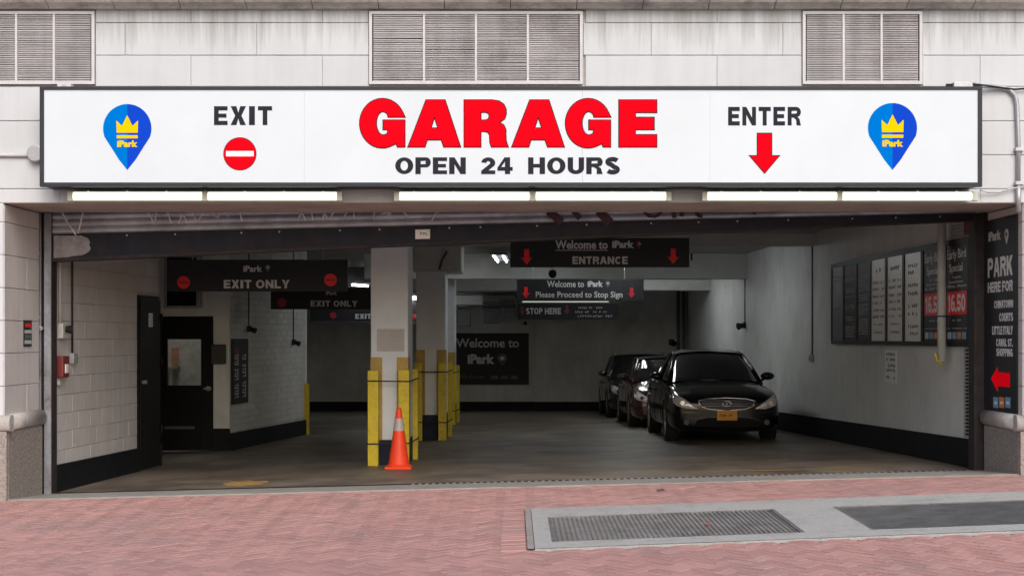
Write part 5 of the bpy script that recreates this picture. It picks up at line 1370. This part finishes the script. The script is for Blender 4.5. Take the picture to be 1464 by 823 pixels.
# ------------------------------------------------------------------ right wall boards
TR = frame(rwx(0), 0, 0, A)                        # local x = towards the street (so deep = negative)
def ru(px): return -rwY(px) / math.cos(math.atan(.0254))
zb0, zt0 = 1.483, 2.70
bd_ = thing('price_board', 'long black framed row of price panels on the right wall', 'sign', tuple(TR @ Vector((ru(1260), -.02, zb0))), A)
e0, e1 = ru(1191.5), ru(1392)
MB(TR).box(e0, e1, -.03, -.002, zb0, zt0).build('backing', 'board', bd_)
edges = [1193, 1210, 1229, 1249, 1272, 1297, 1324, 1356]
us = [ru(p) for p in edges] + [ru(1391.5)]
kinds = ['silver', 'board', 'board', 'paper', 'paper', 'paper', 'eb', 'eb']
random.seed(9)
for i, kd in enumerate(kinds):
    a, b = us[i] + .045, us[i + 1] - .045
    zb1, zt1 = zb0 + .05, zt0 - .06
    MB(TR).box(a, b, -.042, -.0305, zb1, zt1).build('panel', 'board' if kd == 'eb' else kd, bd_)
    for (p, q, r, s_) in ((a - .045, b + .045, zb0 - .005, zb1 - .001), (a - .045, b + .045, zt1 + .001, zt0 + .005), (a - .045, a - .001, zb1, zt1), (b + .001, b + .045, zb1, zt1)):
        MB(TR).box(p, q, -.055, -.031, r, s_).build('frame_bar', 'doorblk', bd_)
    y = -.0425; w = b - a; H_ = zt1 - zb1
    if kd == 'silver':
        m = MB(TR)
        for f in (.85, .80, .42, .38, .30, .26): squiggle(m, a + .2 * w, b - .2 * w, zb1 + H_ * f, .035, y, 5)
        m.build('print', 'ink', bd_, kind='stuff')
        m = MB(TR); squiggle(m, a + .2 * w, b - .2 * w, zb1 + H_ * .12, .02, y, 9); m.build('small_print', 'ink', bd_, kind='stuff')
    elif kd == 'board':
        m = MB(TR); m2 = MB(TR); m3 = MB(TR)
        for r in range(26):
            q = [m, m, m2, m][random.randrange(4)]
            if i == 2 and r in (8, 14): q = m3
            squiggle(q, a + .12 * w, b - .12 * w, zb1 + H_ * (.05 + r * .031), .017, y, 14)
        if i == 1: m2.box(a + .1 * w, b - .1 * w, y - .002, y, zb1 + H_ * .87, zb1 + H_ * .95)
        m.build('print', 'dimwhite', bd_, kind='stuff'); m2.build('red_print', 'dkred', bd_, kind='stuff')
        if m3.v: m3.build('green_print', 'teal', bd_, kind='stuff')
    elif kd == 'paper':
        m = MB(TR); m2 = MB(TR)
        rows = ((.84, .06, 0), (.70, .04, 1), (.62, .04, 1), (.53, .04, 1), (.45, .04, 1), (.36, .04, 1), (.28, .04, 1), (.19, .03, 0), (.09, .04, 0)) if i < 5 else \
               ((.84, .05, 0), (.76, .05, 0), (.62, .05, 0), (.52, .055, 0), (.38, .05, 0), (.29, .05, 0), (.15, .045, 0), (.07, .045, 0))
        for (f, h, sp) in rows:
            if sp: squiggle(m, a + .1 * w, a + .55 * w, zb1 + H_ * f, h, y, 5); squiggle(m2 if f in (.53, .36) and i == 3 else m, a + .66 * w, b - .1 * w, zb1 + H_ * f, h, y, 3)
            else: squiggle(m, a + .2 * w, b - .2 * w, zb1 + H_ * f, h, y, 5)
        m.build('print', 'ink', bd_, kind='stuff')
        if m2.v: m2.build('red_print', 'dkred', bd_, kind='stuff')
    else:
        text('Early Bird', a + .06 * w, b - .10 * w, zb1 + H_ * .83, zb1 + H_ * .955, TR, y, 'white', bd_, bold=0)
        text('Special', a + .16 * w, b - .25 * w, zb1 + H_ * .70, zb1 + H_ * .81, TR, y, 'white', bd_, bold=0)
        m = MB(TR)
        for f, k0, k1, n_ in ((.655, .3, .7, 5), (.605, .14, .86, 9), (.56, .06, .94, 12)): squiggle(m, a + k0 * w, a + k1 * w, zb1 + H_ * f, .033, y, n_)
        squiggle(m, a + .3 * w, a + .7 * w, zb1 + H_ * .215, .02, y, 7); squiggle(m, a + .03 * w, b - .02 * w, zb1 + H_ * .135, .01, y, 22)
        m.build('print', 'dimwhite', bd_, kind='stuff')
        MB(TR).box(a + .04 * w, b - .06 * w, y - .003, y - .0005, zb1 + H_ * .28, zb1 + H_ * .52).build('price_box', 'sred', bd_)
        caps('16.50', a + .12 * w, b - .12 * w, zb1 + H_ * .31, zb1 + H_ * .49, TR, y - .0032, 'white', bd_, wt=.24, gap=.16)
        for q, mt in enumerate(('dimwhite', 'skyblue', 'orange', 'skyblue')):
            MB(TR).box(a + w * (.08 + q * .22), a + w * (.25 + q * .22), y - .003, y - .0005, zb1 + H_ * .03, zb1 + H_ * .10).build('card_badge', mt, bd_)
# notice above the last panel
nb_ = thing('wall_notice', 'pale printed notice above the last price panel, beside the dark track', 'notice', tuple(TR @ Vector((ru(1372), -.01, 2.75))), A)
MB(TR).box(ru(1360), ru(1391.5), -.008, -.002, 2.73, 2.90).build('sheet', 'trim', nb_)
m = MB(TR)
for r in range(4): squiggle(m, ru(1362) , ru(1378), 2.75 + r * .035, .02, -.0085, 9)
m.build('print', 'duct', nb_, kind='stuff')
MB(TR).box(ru(1379), ru(1387), -.010, -.0082, 2.74, 2.89).build('dark_block', 'dkred', nb_)
# white drain pipe standing off the wall
pp_ = thing('downpipe', 'white downpipe with yellow tipped end in front of the price boards', 'pipe', (4.9, 1.35, 1.27))
u = ru(1346)
p = TR @ Vector((u, -.12, 0)); kk = 2200 / (16.8 + p.y); xx = (1346.5 - 732) / kk
p = Vector((rwx(1.076) - .12, 1.076, 0)); kk = 2200 / (16.8 + p.y); xx = p.x
MB().cyl((xx, p.y, EYE + (480 - 517) / kk), (xx, p.y, CEIL), .050, n=18).build('pipe', 'plastic', pp_, smooth=True)
MB().cyl((xx, p.y, EYE + (480 - 453) / kk), (xx, p.y, EYE + (480 - 451) / kk), .054, n=18).build('strap', 'strap', pp_)
MB().tube([(xx + .02, p.y, EYE + (480 - 517) / kk), (xx, p.y - .01, EYE + (480 - 521) / kk), (xx - .06, p.y - .02, EYE + (480 - 515) / kk), (xx - .085, p.y - .02, EYE + (480 - 504) / kk)], .014, 8).build('hook', 'yellow', pp_, smooth=True)
MB(TR).box(u + .075, u + .09, -.03, -.002, 2.705, CEIL).build('bracket_strip', 'darktrack', pp_)
# perforated strip beside the track
pf = thing('perforated_strip', 'perforated metal strip running down the right wall beside the track', 'metal strip', tuple(TR @ Vector((ru(1384), 0, .4))), A)
a, b = ru(1379.5), ru(1389.5)
MB(TR).box(a, b, -.012, -.001, .46, 1.475).build('strip', 'trim', pf)
n = 24
for i in range(n):
    z = lerp(.50, 1.44, i / (n - 1)); q = (b - a)
    MB(TR).prism([(a + q * .12, z - .006), (a + q * .5, z - .016), (a + q * .9, z + .002), (a + q * .5, z + .014)], -.0145, -.0122).build('slot', 'base', pf)
# paper notice under the boards
nn = thing('paper_notice', 'small white paper notice taped under the price boards', 'notice', tuple(TR @ Vector((ru(1274), -.01, 1.1))), A)
a, b = ru(1266), ru(1282.5); kk = 2200 / (16.8 + rwY(1274))
z0, z1 = EYE + (480 - 547) / kk, EYE + (480 - 500) / kk
MB(TR).box(a, b, -.006, -.001, z0, z1).build('sheet', 'paper', nn)
m = MB(TR)
for f in (.82, .66, .48, .34, .12): squiggle(m, a + .06, b - .06, z0 + (z1 - z0) * f, .045, -.0065, 5)
m.build('print', 'ink', nn, kind='stuff')
# small alarm and outlet with conduits on the right wall
def rwz(px, py): return EYE + (480 - py) * (16.8 + rwY(px)) / 2200
for (px, py, top, lab, nm) in ((1066, 465, CEIL, 'small dark alarm horn with conduit on the right wall above the front car', 'alarm_horn'), (1162.5, 512, CEIL, 'small outlet box with thin conduit on the right wall left of the price boards', 'outlet_box')):
    u = ru(px); z = rwz(px, py)
    e = thing(nm, lab, nm.split('_')[0] if nm == 'alarm_horn' else 'outlet', tuple(TR @ Vector((u, -.03, z))), A)
    MB(TR).cyl((u, -.016, z + .06), (u, -.016, CEIL), .012, n=8).build('pipe', 'duct', e, smooth=True)
    MB(TR).box(u - .06, u + .06, -.06, -.001, z - .06, z + .06).build('box_body', 'blackp' if nm == 'alarm_horn' else 'trim', e, bevel=.008)
    if nm == 'alarm_horn': MB(TR).cyl((u + .05, -.16, z - .02), (u, -.061, z), .075, .04, n=14).build('horn', 'blackp', e)
    else: MB(TR).box(u - .03, u + .03, -.066, -.0605, z - .03, z + .03).build('cover_plate', 'duct', e)

# ------------------------------------------------------------------ cars
def make_car(label, X, Y, paint, W=1.77, L=4.75, H=1.45, hood=.975, style='saloon', detail=True):
    z0 = gz(X, Y + 1); 
    t = thing('parked_car', label, 'car', (X, Y, z0), 0, 'dark cars parked in a row along the right wall')
    t_slope = (gz(X, Y + 4) - gz(X, Y + 1)) / 3
    P = WM[t.name]
    hw = W / 2; kz = H / 1.45
    # stations: y, half width, z underside, widest height, shoulder height, shoulder half-width factor, centre top height
    ST = [(.00, .70, .27, .46, .60, .95, .625), (.03, .83, .21, .45, .665, .95, .695), (.13, .92, .18, .45, .725, .94, .765), (.32, .975, .17, .46, .785, .93, .825),
          (.62, .995, .17, .50, .845, .90, .895), (.95, 1.0, .17, .52, .87, .87, .935), (1.30, 1.0, .17, .54, .90, .87, hood), (1.9, 1.0, .17, .55, .91, .90, .95), (2.6, 1.0, .17, .56, .93, .91, .96),
          (3.3, 1.0, .17, .57, .95, .90, .97), (3.9, 1.0, .17, .58, .975, .88, 1.0), (4.3, .97, .19, .60, .98, .87, 1.01), (4.6, .90, .24, .60, .96, .87, .99), (4.72, .82, .32, .60, .88, .9, .90), (4.75, .70, .40, .60, .78, .9, .80)]
    m = MB(P); secs = []
    for (y, w, zl, zm, zs, ws_, zt_) in ST:
        y = y * L / 4.75; w *= hw
        half = [(0, zl), (w * .55, zl), (w * .90, zl + .015), (w * .985, zl + .10), (w, zm), (w * .985, (zm + zs) / 2 + .02), (w * ws_ + (w - w * ws_) * .35, zs - .02), (w * ws_ * .92, zs + .012), (w * .55, lerp(zs, zt_, .72) + .01), (w * .25, zt_ - .004), (0, zt_)]
        secs.append([(px, y, pz * kz) for px, pz in half] + [(-px, y, pz * kz) for px, pz in half[-2:0:-1]])
    n = len(secs[0]); vs = [p for s_ in secs for p in s_]
    fs = [(i * n + j, i * n + (j + 1) % n, (i + 1) * n + (j + 1) % n, (i + 1) * n + j) for i in range(len(secs) - 1) for j in range(n)]
    fs += [tuple(range(n - 1, -1, -1)), tuple(range((len(secs) - 1) * n, len(secs) * n))]
    m.add(vs, fs)
    body = m.build('body', paint, t, smooth=True)
    s_ = body.modifiers.new('s', 'SUBSURF'); s_.levels = s_.render_levels = 2
    wx = [(.88, .325), (.88 + 2.85 * L / 4.75, .325)]
    cut = MB(P)
    for (wy, r) in wx:
        for sgn in (-1, 1): cut.cyl((sgn * (hw - .30), wy, .32), (sgn * (hw + .2), wy, .32), .375, n=36)
    co = cut.build('cut', paint, t); bo = body.modifiers.new('b', 'BOOLEAN'); bo.object = co; bo.operation = 'DIFFERENCE'; bo.solver = 'EXACT'
    dg_ = bpy.context.evaluated_depsgraph_get()
    me = bpy.data.meshes.new_from_object(body.evaluated_get(dg_))
    body.modifiers.clear(); body.data = me; bpy.data.objects.remove(co)
    me.materials.clear(); me.materials.append(MT[paint])
    me.polygons.foreach_set('use_smooth', [True] * len(me.polygons))
    bvh = BVHTree.FromPolygons([v.co.copy() for v in me.vertices], [tuple(p.vertices) for p in me.polygons])
    # greenhouse: side glass shell then roof and pillars proud of it
    if style == 'suv': GH = [(1.25, .78, .90, .80, .92), (1.62, .80, .92, .68, 1.22), (1.98, .81, .93, .64, 1.44), (2.6, .82, .94, .64, 1.485), (3.5, .82, .95, .63, 1.475), (4.2, .79, .97, .60, 1.42), (4.6, .74, .98, .66, 1.02)]
    else: GH = [(1.36, .745, .92, .74, .955), (1.78, .77, .93, .665, 1.20), (2.20, .79, .94, .575, 1.405), (2.60, .79, .94, .555, 1.455), (3.05, .79, .95, .56, 1.45), (3.55, .78, .96, .57, 1.35), (3.95, .74, .98, .60, 1.16), (4.25, .70, .995, .66, 1.01)]
    sw = W / 1.77
    def shell(off, sel=None):
        q = MB(P); ss = []
        for (y, wb, zb, wt, zt_) in GH:
            y = y * L / 4.75
            hlf = [(wb * sw + off, zb - .04), (lerp(wb, wt, .5) * sw + off + .012, lerp(zb, zt_, .5)), (wt * sw + off, zt_ - .03 + off), (wt * sw * .8, zt_ + off * 1.0 + .002), (wt * sw * .4, zt_ + .018 + off), (0, zt_ + .024 + off)]
            ss.append([(a, y, b * kz) for a, b in hlf] + [(-a, y, b * kz) for a, b in hlf[-2::-1]])
        n_ = len(ss[0])
        for i in range(len(ss) - 1):
            for j in range(n_ - 1):
                if sel is None or sel(i, j, n_):
                    q.add([ss[i][j], ss[i][j + 1], ss[i + 1][j + 1], ss[i + 1][j]], [(0, 1, 2, 3)])
        return q, ss
    q, ss = shell(0)
    me_ = q.build('glass', 'glass', t, smooth=True)
    import bmesh
    bm = bmesh.new(); bm.from_mesh(me_.data); bmesh.ops.remove_doubles(bm, verts=bm.verts, dist=1e-4); bm.to_mesh(me_.data); bm.free()
    nr = len(GH)
    q, s2 = shell(.012, lambda i, j, n_: 2 <= j <= n_ - 4 and 2 <= i < nr - 3)
    ro = q.build('roof', paint, t, smooth=True)
    bm = bmesh.new(); bm.from_mesh(ro.data); bmesh.ops.remove_doubles(bm, verts=bm.verts, dist=1e-4); bm.to_mesh(ro.data); bm.free()
    # pillars as strips following the shell
    def pil(path, w, nm='pillar'):
        q = MB(P); q.tube(path, w, 8); return q.build(nm, paint, t, smooth=True)
    for sg in (1, -1):
        j = 2
        S = lambda i, j: Vector((ss[i][j][0] * sg, ss[i][j][1], ss[i][j][2]))
        pil([S(0, 2) + Vector((.01 * sg, -.02, -.02)), S(1, 2), S(2, 2), S(3, 2), S(4, 2), S(5, 2), S(6, 2)] + ([S(7, 2)] if nr > 7 else []), .030)
        mid = 3
        q = MB(P); q.tube([S(mid, 0) + Vector((.008 * sg, 0, .03)), S(mid, 1) + Vector((.008 * sg, 0, 0)), S(mid, 2)], .026, 6); q.build('pillar', paint, t)
        # belt chrome and handle, mirror
        bl_ = [S(i, 0) + Vector((.016 * sg, 0, .045 * kz)) for i in range(1, nr - 1)]
        q = MB(P); q.tube(bl_, .008, 6); q.build('belt_trim', 'blackp', t)
        for hy in (2.55, 3.45):
            hit = bvh.ray_cast(Vector((sg * 2, hy, .80 * kz)), Vector((-sg, 0, 0)))[0]
            if hit: q = MB(P); q.tube([(hit.x + .004 * sg, hy - .09, hit.z), (hit.x + .035 * sg, hy - .07, hit.z), (hit.x + .035 * sg, hy + .07, hit.z), (hit.x + .004 * sg, hy + .09, hit.z)], .012, 6); q.build('door_handle', paint, t)
        for sy in (1.52, 2.52, 3.42):
            pts = []
            for zz in (.30, .42, .54, .66, .78, .86):
                hit = bvh.ray_cast(Vector((sg * 2, sy, zz * kz)), Vector((-sg, 0, 0)))[0]
                if hit: pts.append(hit + Vector((.0015 * sg, 0, 0)))
            if len(pts) > 2: q = MB(P); q.tube(pts, .005, 5); q.build('door_seam', 'seam', t)
        mx = sg * (hw * .93); my = 1.72
        mir = MB(P)
        ring = []
        for (yy, s1, s2) in ((-.09, .55, .6), (-.05, .95, .95), (.02, 1, 1), (.07, .92, .92)):
            for a in range(12):
                th_ = 2 * math.pi * a / 12; ring.append((mx + sg * .09 + .115 * s1 * math.cos(th_), my + yy, 1.03 * kz + .068 * s2 * math.sin(th_)))
        mir.add(ring, [(r_ * 12 + i, r_ * 12 + (i + 1) % 12, r_ * 12 + 12 + (i + 1) % 12, r_ * 12 + 12 + i) for r_ in range(3) for i in range(12)] + [tuple(range(11, -1, -1)), tuple(range(36, 48))])
        mir.tube([(sg * hw * .86, my, .93 * kz), (mx + sg * .03, my, .98 * kz)], .025, 6)
        mir.build('wing_mirror', paint, t, smooth=True)
    # nose details projected on the body
    def proj(poly, off, mat, nm, rings=3, dirn=1):
        c = Vector((sum(p[0] for p in poly) / len(poly), sum(p[1] for p in poly) / len(poly)))
        dense = []
        for a, b in zip(poly, poly[1:] + poly[:1]):
            for k_ in range(4): dense.append((lerp(a[0], b[0], k_ / 4), lerp(a[1], b[1], k_ / 4)))
        n_ = len(dense); vs = []; q = MB(P)
        for r_ in range(rings + 1):
            f = 1 - r_ / (rings + .35)
            for a in dense:
                x_, z_ = c.x + (a[0] - c.x) * f, c.y + (a[1] - c.y) * f
                hit = bvh.ray_cast(Vector((x_, -3 if dirn > 0 else 9, z_)), Vector((0, dirn, 0)))[0]
                yy = hit.y if hit else (0.3 if dirn > 0 else L - .1)
                vs.append((x_, yy - dirn * (off if r_ else off * .2), z_))
        fs = [(r_ * n_ + i, r_ * n_ + (i + 1) % n_, (r_ + 1) * n_ + (i + 1) % n_, (r_ + 1) * n_ + i) for r_ in range(rings) for i in range(n_)]
        fs.append(tuple(range(rings * n_, rings * n_ + n_)))
        q.add(vs, fs); return q.build(nm, mat, t, smooth=True)
    def loopbar(poly, r_, off, mat, nm, closed=True):
        pts = []; seq = poly + ([poly[0]] if closed else [])
        for a, b in zip(seq, seq[1:]):
            for k_ in range(4):
                x_, z_ = lerp(a[0], b[0], k_ / 4), lerp(a[1], b[1], k_ / 4)
                hit = bvh.ray_cast(Vector((x_, -3, z_)), Vector((0, 1, 0)))[0]
                if hit: pts.append((x_, hit.y - off, z_))
        if closed: pts.append(pts[0])
        q = MB(P); q.tube(pts, r_, 6); return q.build(nm, mat, t, smooth=True)
    for sg in (1, -1):
        hl = [(.855, .80), (.80, .79), (.70, .72), (.52, .60), (.44, .535), (.60, .535), (.76, .58), (.86, .68)]
        hl = [(sg * a * hw / .885, b * kz) for a, b in (hl if sg < 0 else hl[::-1])]
        lm = proj(hl, .014, 'lamp', 'headlight')
        pc = (sg * .68 * hw / .885, .625 * kz)
        hit = bvh.ray_cast(Vector((pc[0], -3, pc[1])), Vector((0, 1, 0)))[0]
        if hit: MB(P).cyl((pc[0], hit.y - .022, pc[1]), (pc[0], hit.y - .012, pc[1]), .035, n=14).build('projector_lens', 'chrome', lm)
        fc = (sg * .62, .33 * kz)
        hit = bvh.ray_cast(Vector((fc[0], -3, fc[1])), Vector((0, 1, 0)))[0]
        MB(P).cyl((fc[0], hit.y - .012, fc[1]), (fc[0], hit.y + .05, fc[1]), .042, n=16).build('fog_lamp', 'duct', t)
        # tail lamp
        proj([(sg * .45, .86 * kz), (sg * .70, .84 * kz), (sg * .72, .72 * kz), (sg * .5, .74 * kz)], .01, 'taillamp', 'tail_light', dirn=-1)
    gr = [(-.44, .655), (-.30, .69), (0, .705), (.30, .69), (.44, .655), (.40, .575), (.28, .53), (0, .51), (-.28, .53), (-.40, .575)]
    gr = [(a, b * kz) for a, b in gr]
    g_ = proj(gr, .006, 'mesh', 'grille')
    loopbar(gr, .011, .010, 'chrome', 'grille_surround')
    for f in (.575, .615, .655): loopbar([(-.38, f * kz), (-.15, (f + .006) * kz), (0, (f + .008) * kz), (.15, (f + .006) * kz), (.38, f * kz)], .005, .010, 'rim', 'grille_bar', closed=False)
    if detail:
        q = []
        for i in range(18):
            th_ = 2 * math.pi * i / 18; q.append((.068 * math.cos(th_), .615 * kz + .036 * math.sin(th_)))
        loopbar(q, .007, .022, 'chrome', 'emblem_ring'); loopbar([(-.016, .587 * kz), (0, .632 * kz), (.016, .587 * kz)], .005, .024, 'chrome', 'emblem_peak', closed=False)
    proj([(-.50, .26 * kz), (.50, .26 * kz), (.46, .36 * kz), (.30, .40 * kz), (-.30, .40 * kz), (-.46, .36 * kz)], .004, 'seam', 'lower_intake')
    hit = bvh.ray_cast(Vector((0, -3, .43 * kz)), Vector((0, 1, 0)))[0]
    py_ = hit.y - .03
    pl = MB(P).box(-.155, .155, py_, py_ + .012, .36 * kz, .36 * kz + .155).build('number_plate', 'plate', t, bevel=.004)
    q = MB(P); squiggle(q, -.115, .115, .36 * kz + .05, .055, py_ - .0005, 8); q.build('plate_print', 'navy', pl, kind='stuff')
    # bonnet seams
    for sg in (1, -1):
        pts = []
        for k_ in range(9):
            yy = lerp(.22, 1.25, k_ / 8); x_ = sg * lerp(.44, .70, (k_ / 8) ** .7)
            h2 = bvh.ray_cast(Vector((x_, yy, 3)), Vector((0, 0, -1)))[0]
            if h2: pts.append(h2 + Vector((0, 0, .001)))
        if len(pts) > 3: MB(P).tube(pts, .005, 5).build('bonnet_seam', 'seam', t)
    MB(P).tube([(-.62, 1.30, hood * kz + .01), (-.2, 1.22, hood * kz + .02), (.05, 1.24, hood * kz + .02)], .010, 6).build('wiper', 'blackp', t)
    MB(P).box(-.24, .24, 2.0, 2.012, 1.20 * kz, 1.26 * kz).build('rear_view_mirror', 'duct', t)
    # wheels
    for (wy, r) in wx:
        for sg in (1, -1):
            w_ = thing_part = None
            tyre = MB(P); cxx = sg * (hw - .115)
            prof = [(-.105, .22), (-.11, .27), (-.10, .315), (-.08, .33), (.08, .33), (.10, .315), (.11, .27), (.105, .22)]
            nn_ = 32; vs = []
            for (o_, rr) in prof:
                for i in range(nn_): th_ = 2 * math.pi * i / nn_; vs.append((cxx + o_ * sg, wy + rr * math.cos(th_), .32 + rr * math.sin(th_)))
            fs = [(a * nn_ + i, a * nn_ + (i + 1) % nn_, (a + 1) * nn_ + (i + 1) % nn_, (a + 1) * nn_ + i) for a in range(len(prof) - 1) for i in range(nn_)]
            tyre.add(vs, fs); wheel = tyre.build('wheel', 'tyre', t, smooth=True)
            rm_ = MB(P); xo = cxx + sg * .085
            vs = []
            for (o_, rr) in ((0, .235), (.02, .232), (.0, .21), (-.05, .20)):
                for i in range(nn_): th_ = 2 * math.pi * i / nn_; vs.append((xo + o_ * sg, wy + rr * math.cos(th_), .32 + rr * math.sin(th_)))
            rm_.add(vs, [(a * nn_ + i, a * nn_ + (i + 1) % nn_, (a + 1) * nn_ + (i + 1) % nn_, (a + 1) * nn_ + i) for a in range(3) for i in range(nn_)])
            for s5 in range(7):
                th_ = 2 * math.pi * s5 / 7; rm_.tube([(xo + sg * .01, wy + .03 * math.cos(th_), .32 + .03 * math.sin(th_)), (xo, wy + .215 * math.cos(th_), .32 + .215 * math.sin(th_))], .017, 6)
            rm_.cyl((xo - .03 * sg, wy, .32), (xo + .02 * sg, wy, .32), .045, n=14)
            rm_.build('rim', 'rim', wheel)
            MB(P).cyl((xo - .08 * sg, wy, .32), (xo - .075 * sg, wy, .32), .2, n=20).build('brake_disc', 'duct', wheel)
    if style == 'suv':
        for sg in (1, -1):
            MB(P).tube([(sg * .58 * sw, 2.1, 1.47 * kz), (sg * .58 * sw, 2.3, 1.53 * kz), (sg * .57 * sw, 3.8, 1.52 * kz), (sg * .56 * sw, 4.0, 1.46 * kz)], .016, 6).build('roof_rail', 'chrome', t, smooth=True)
    t.rotation_euler = (t_slope, 0, 0)
    return t
make_car('black saloon car at the front of the row with an amber number plate', 3.31, 6.9, 'carblk')
make_car('dark maroon car in the middle of the row, behind the black saloon', 3.14, 12.35, 'carred', H=1.37, W=1.76, detail=False)
make_car('dark taller car with roof rails, last in the row by the rear wall', 3.07, 17.6, 'cardk', H=1.44, W=1.82, L=4.7, style='suv', detail=False)
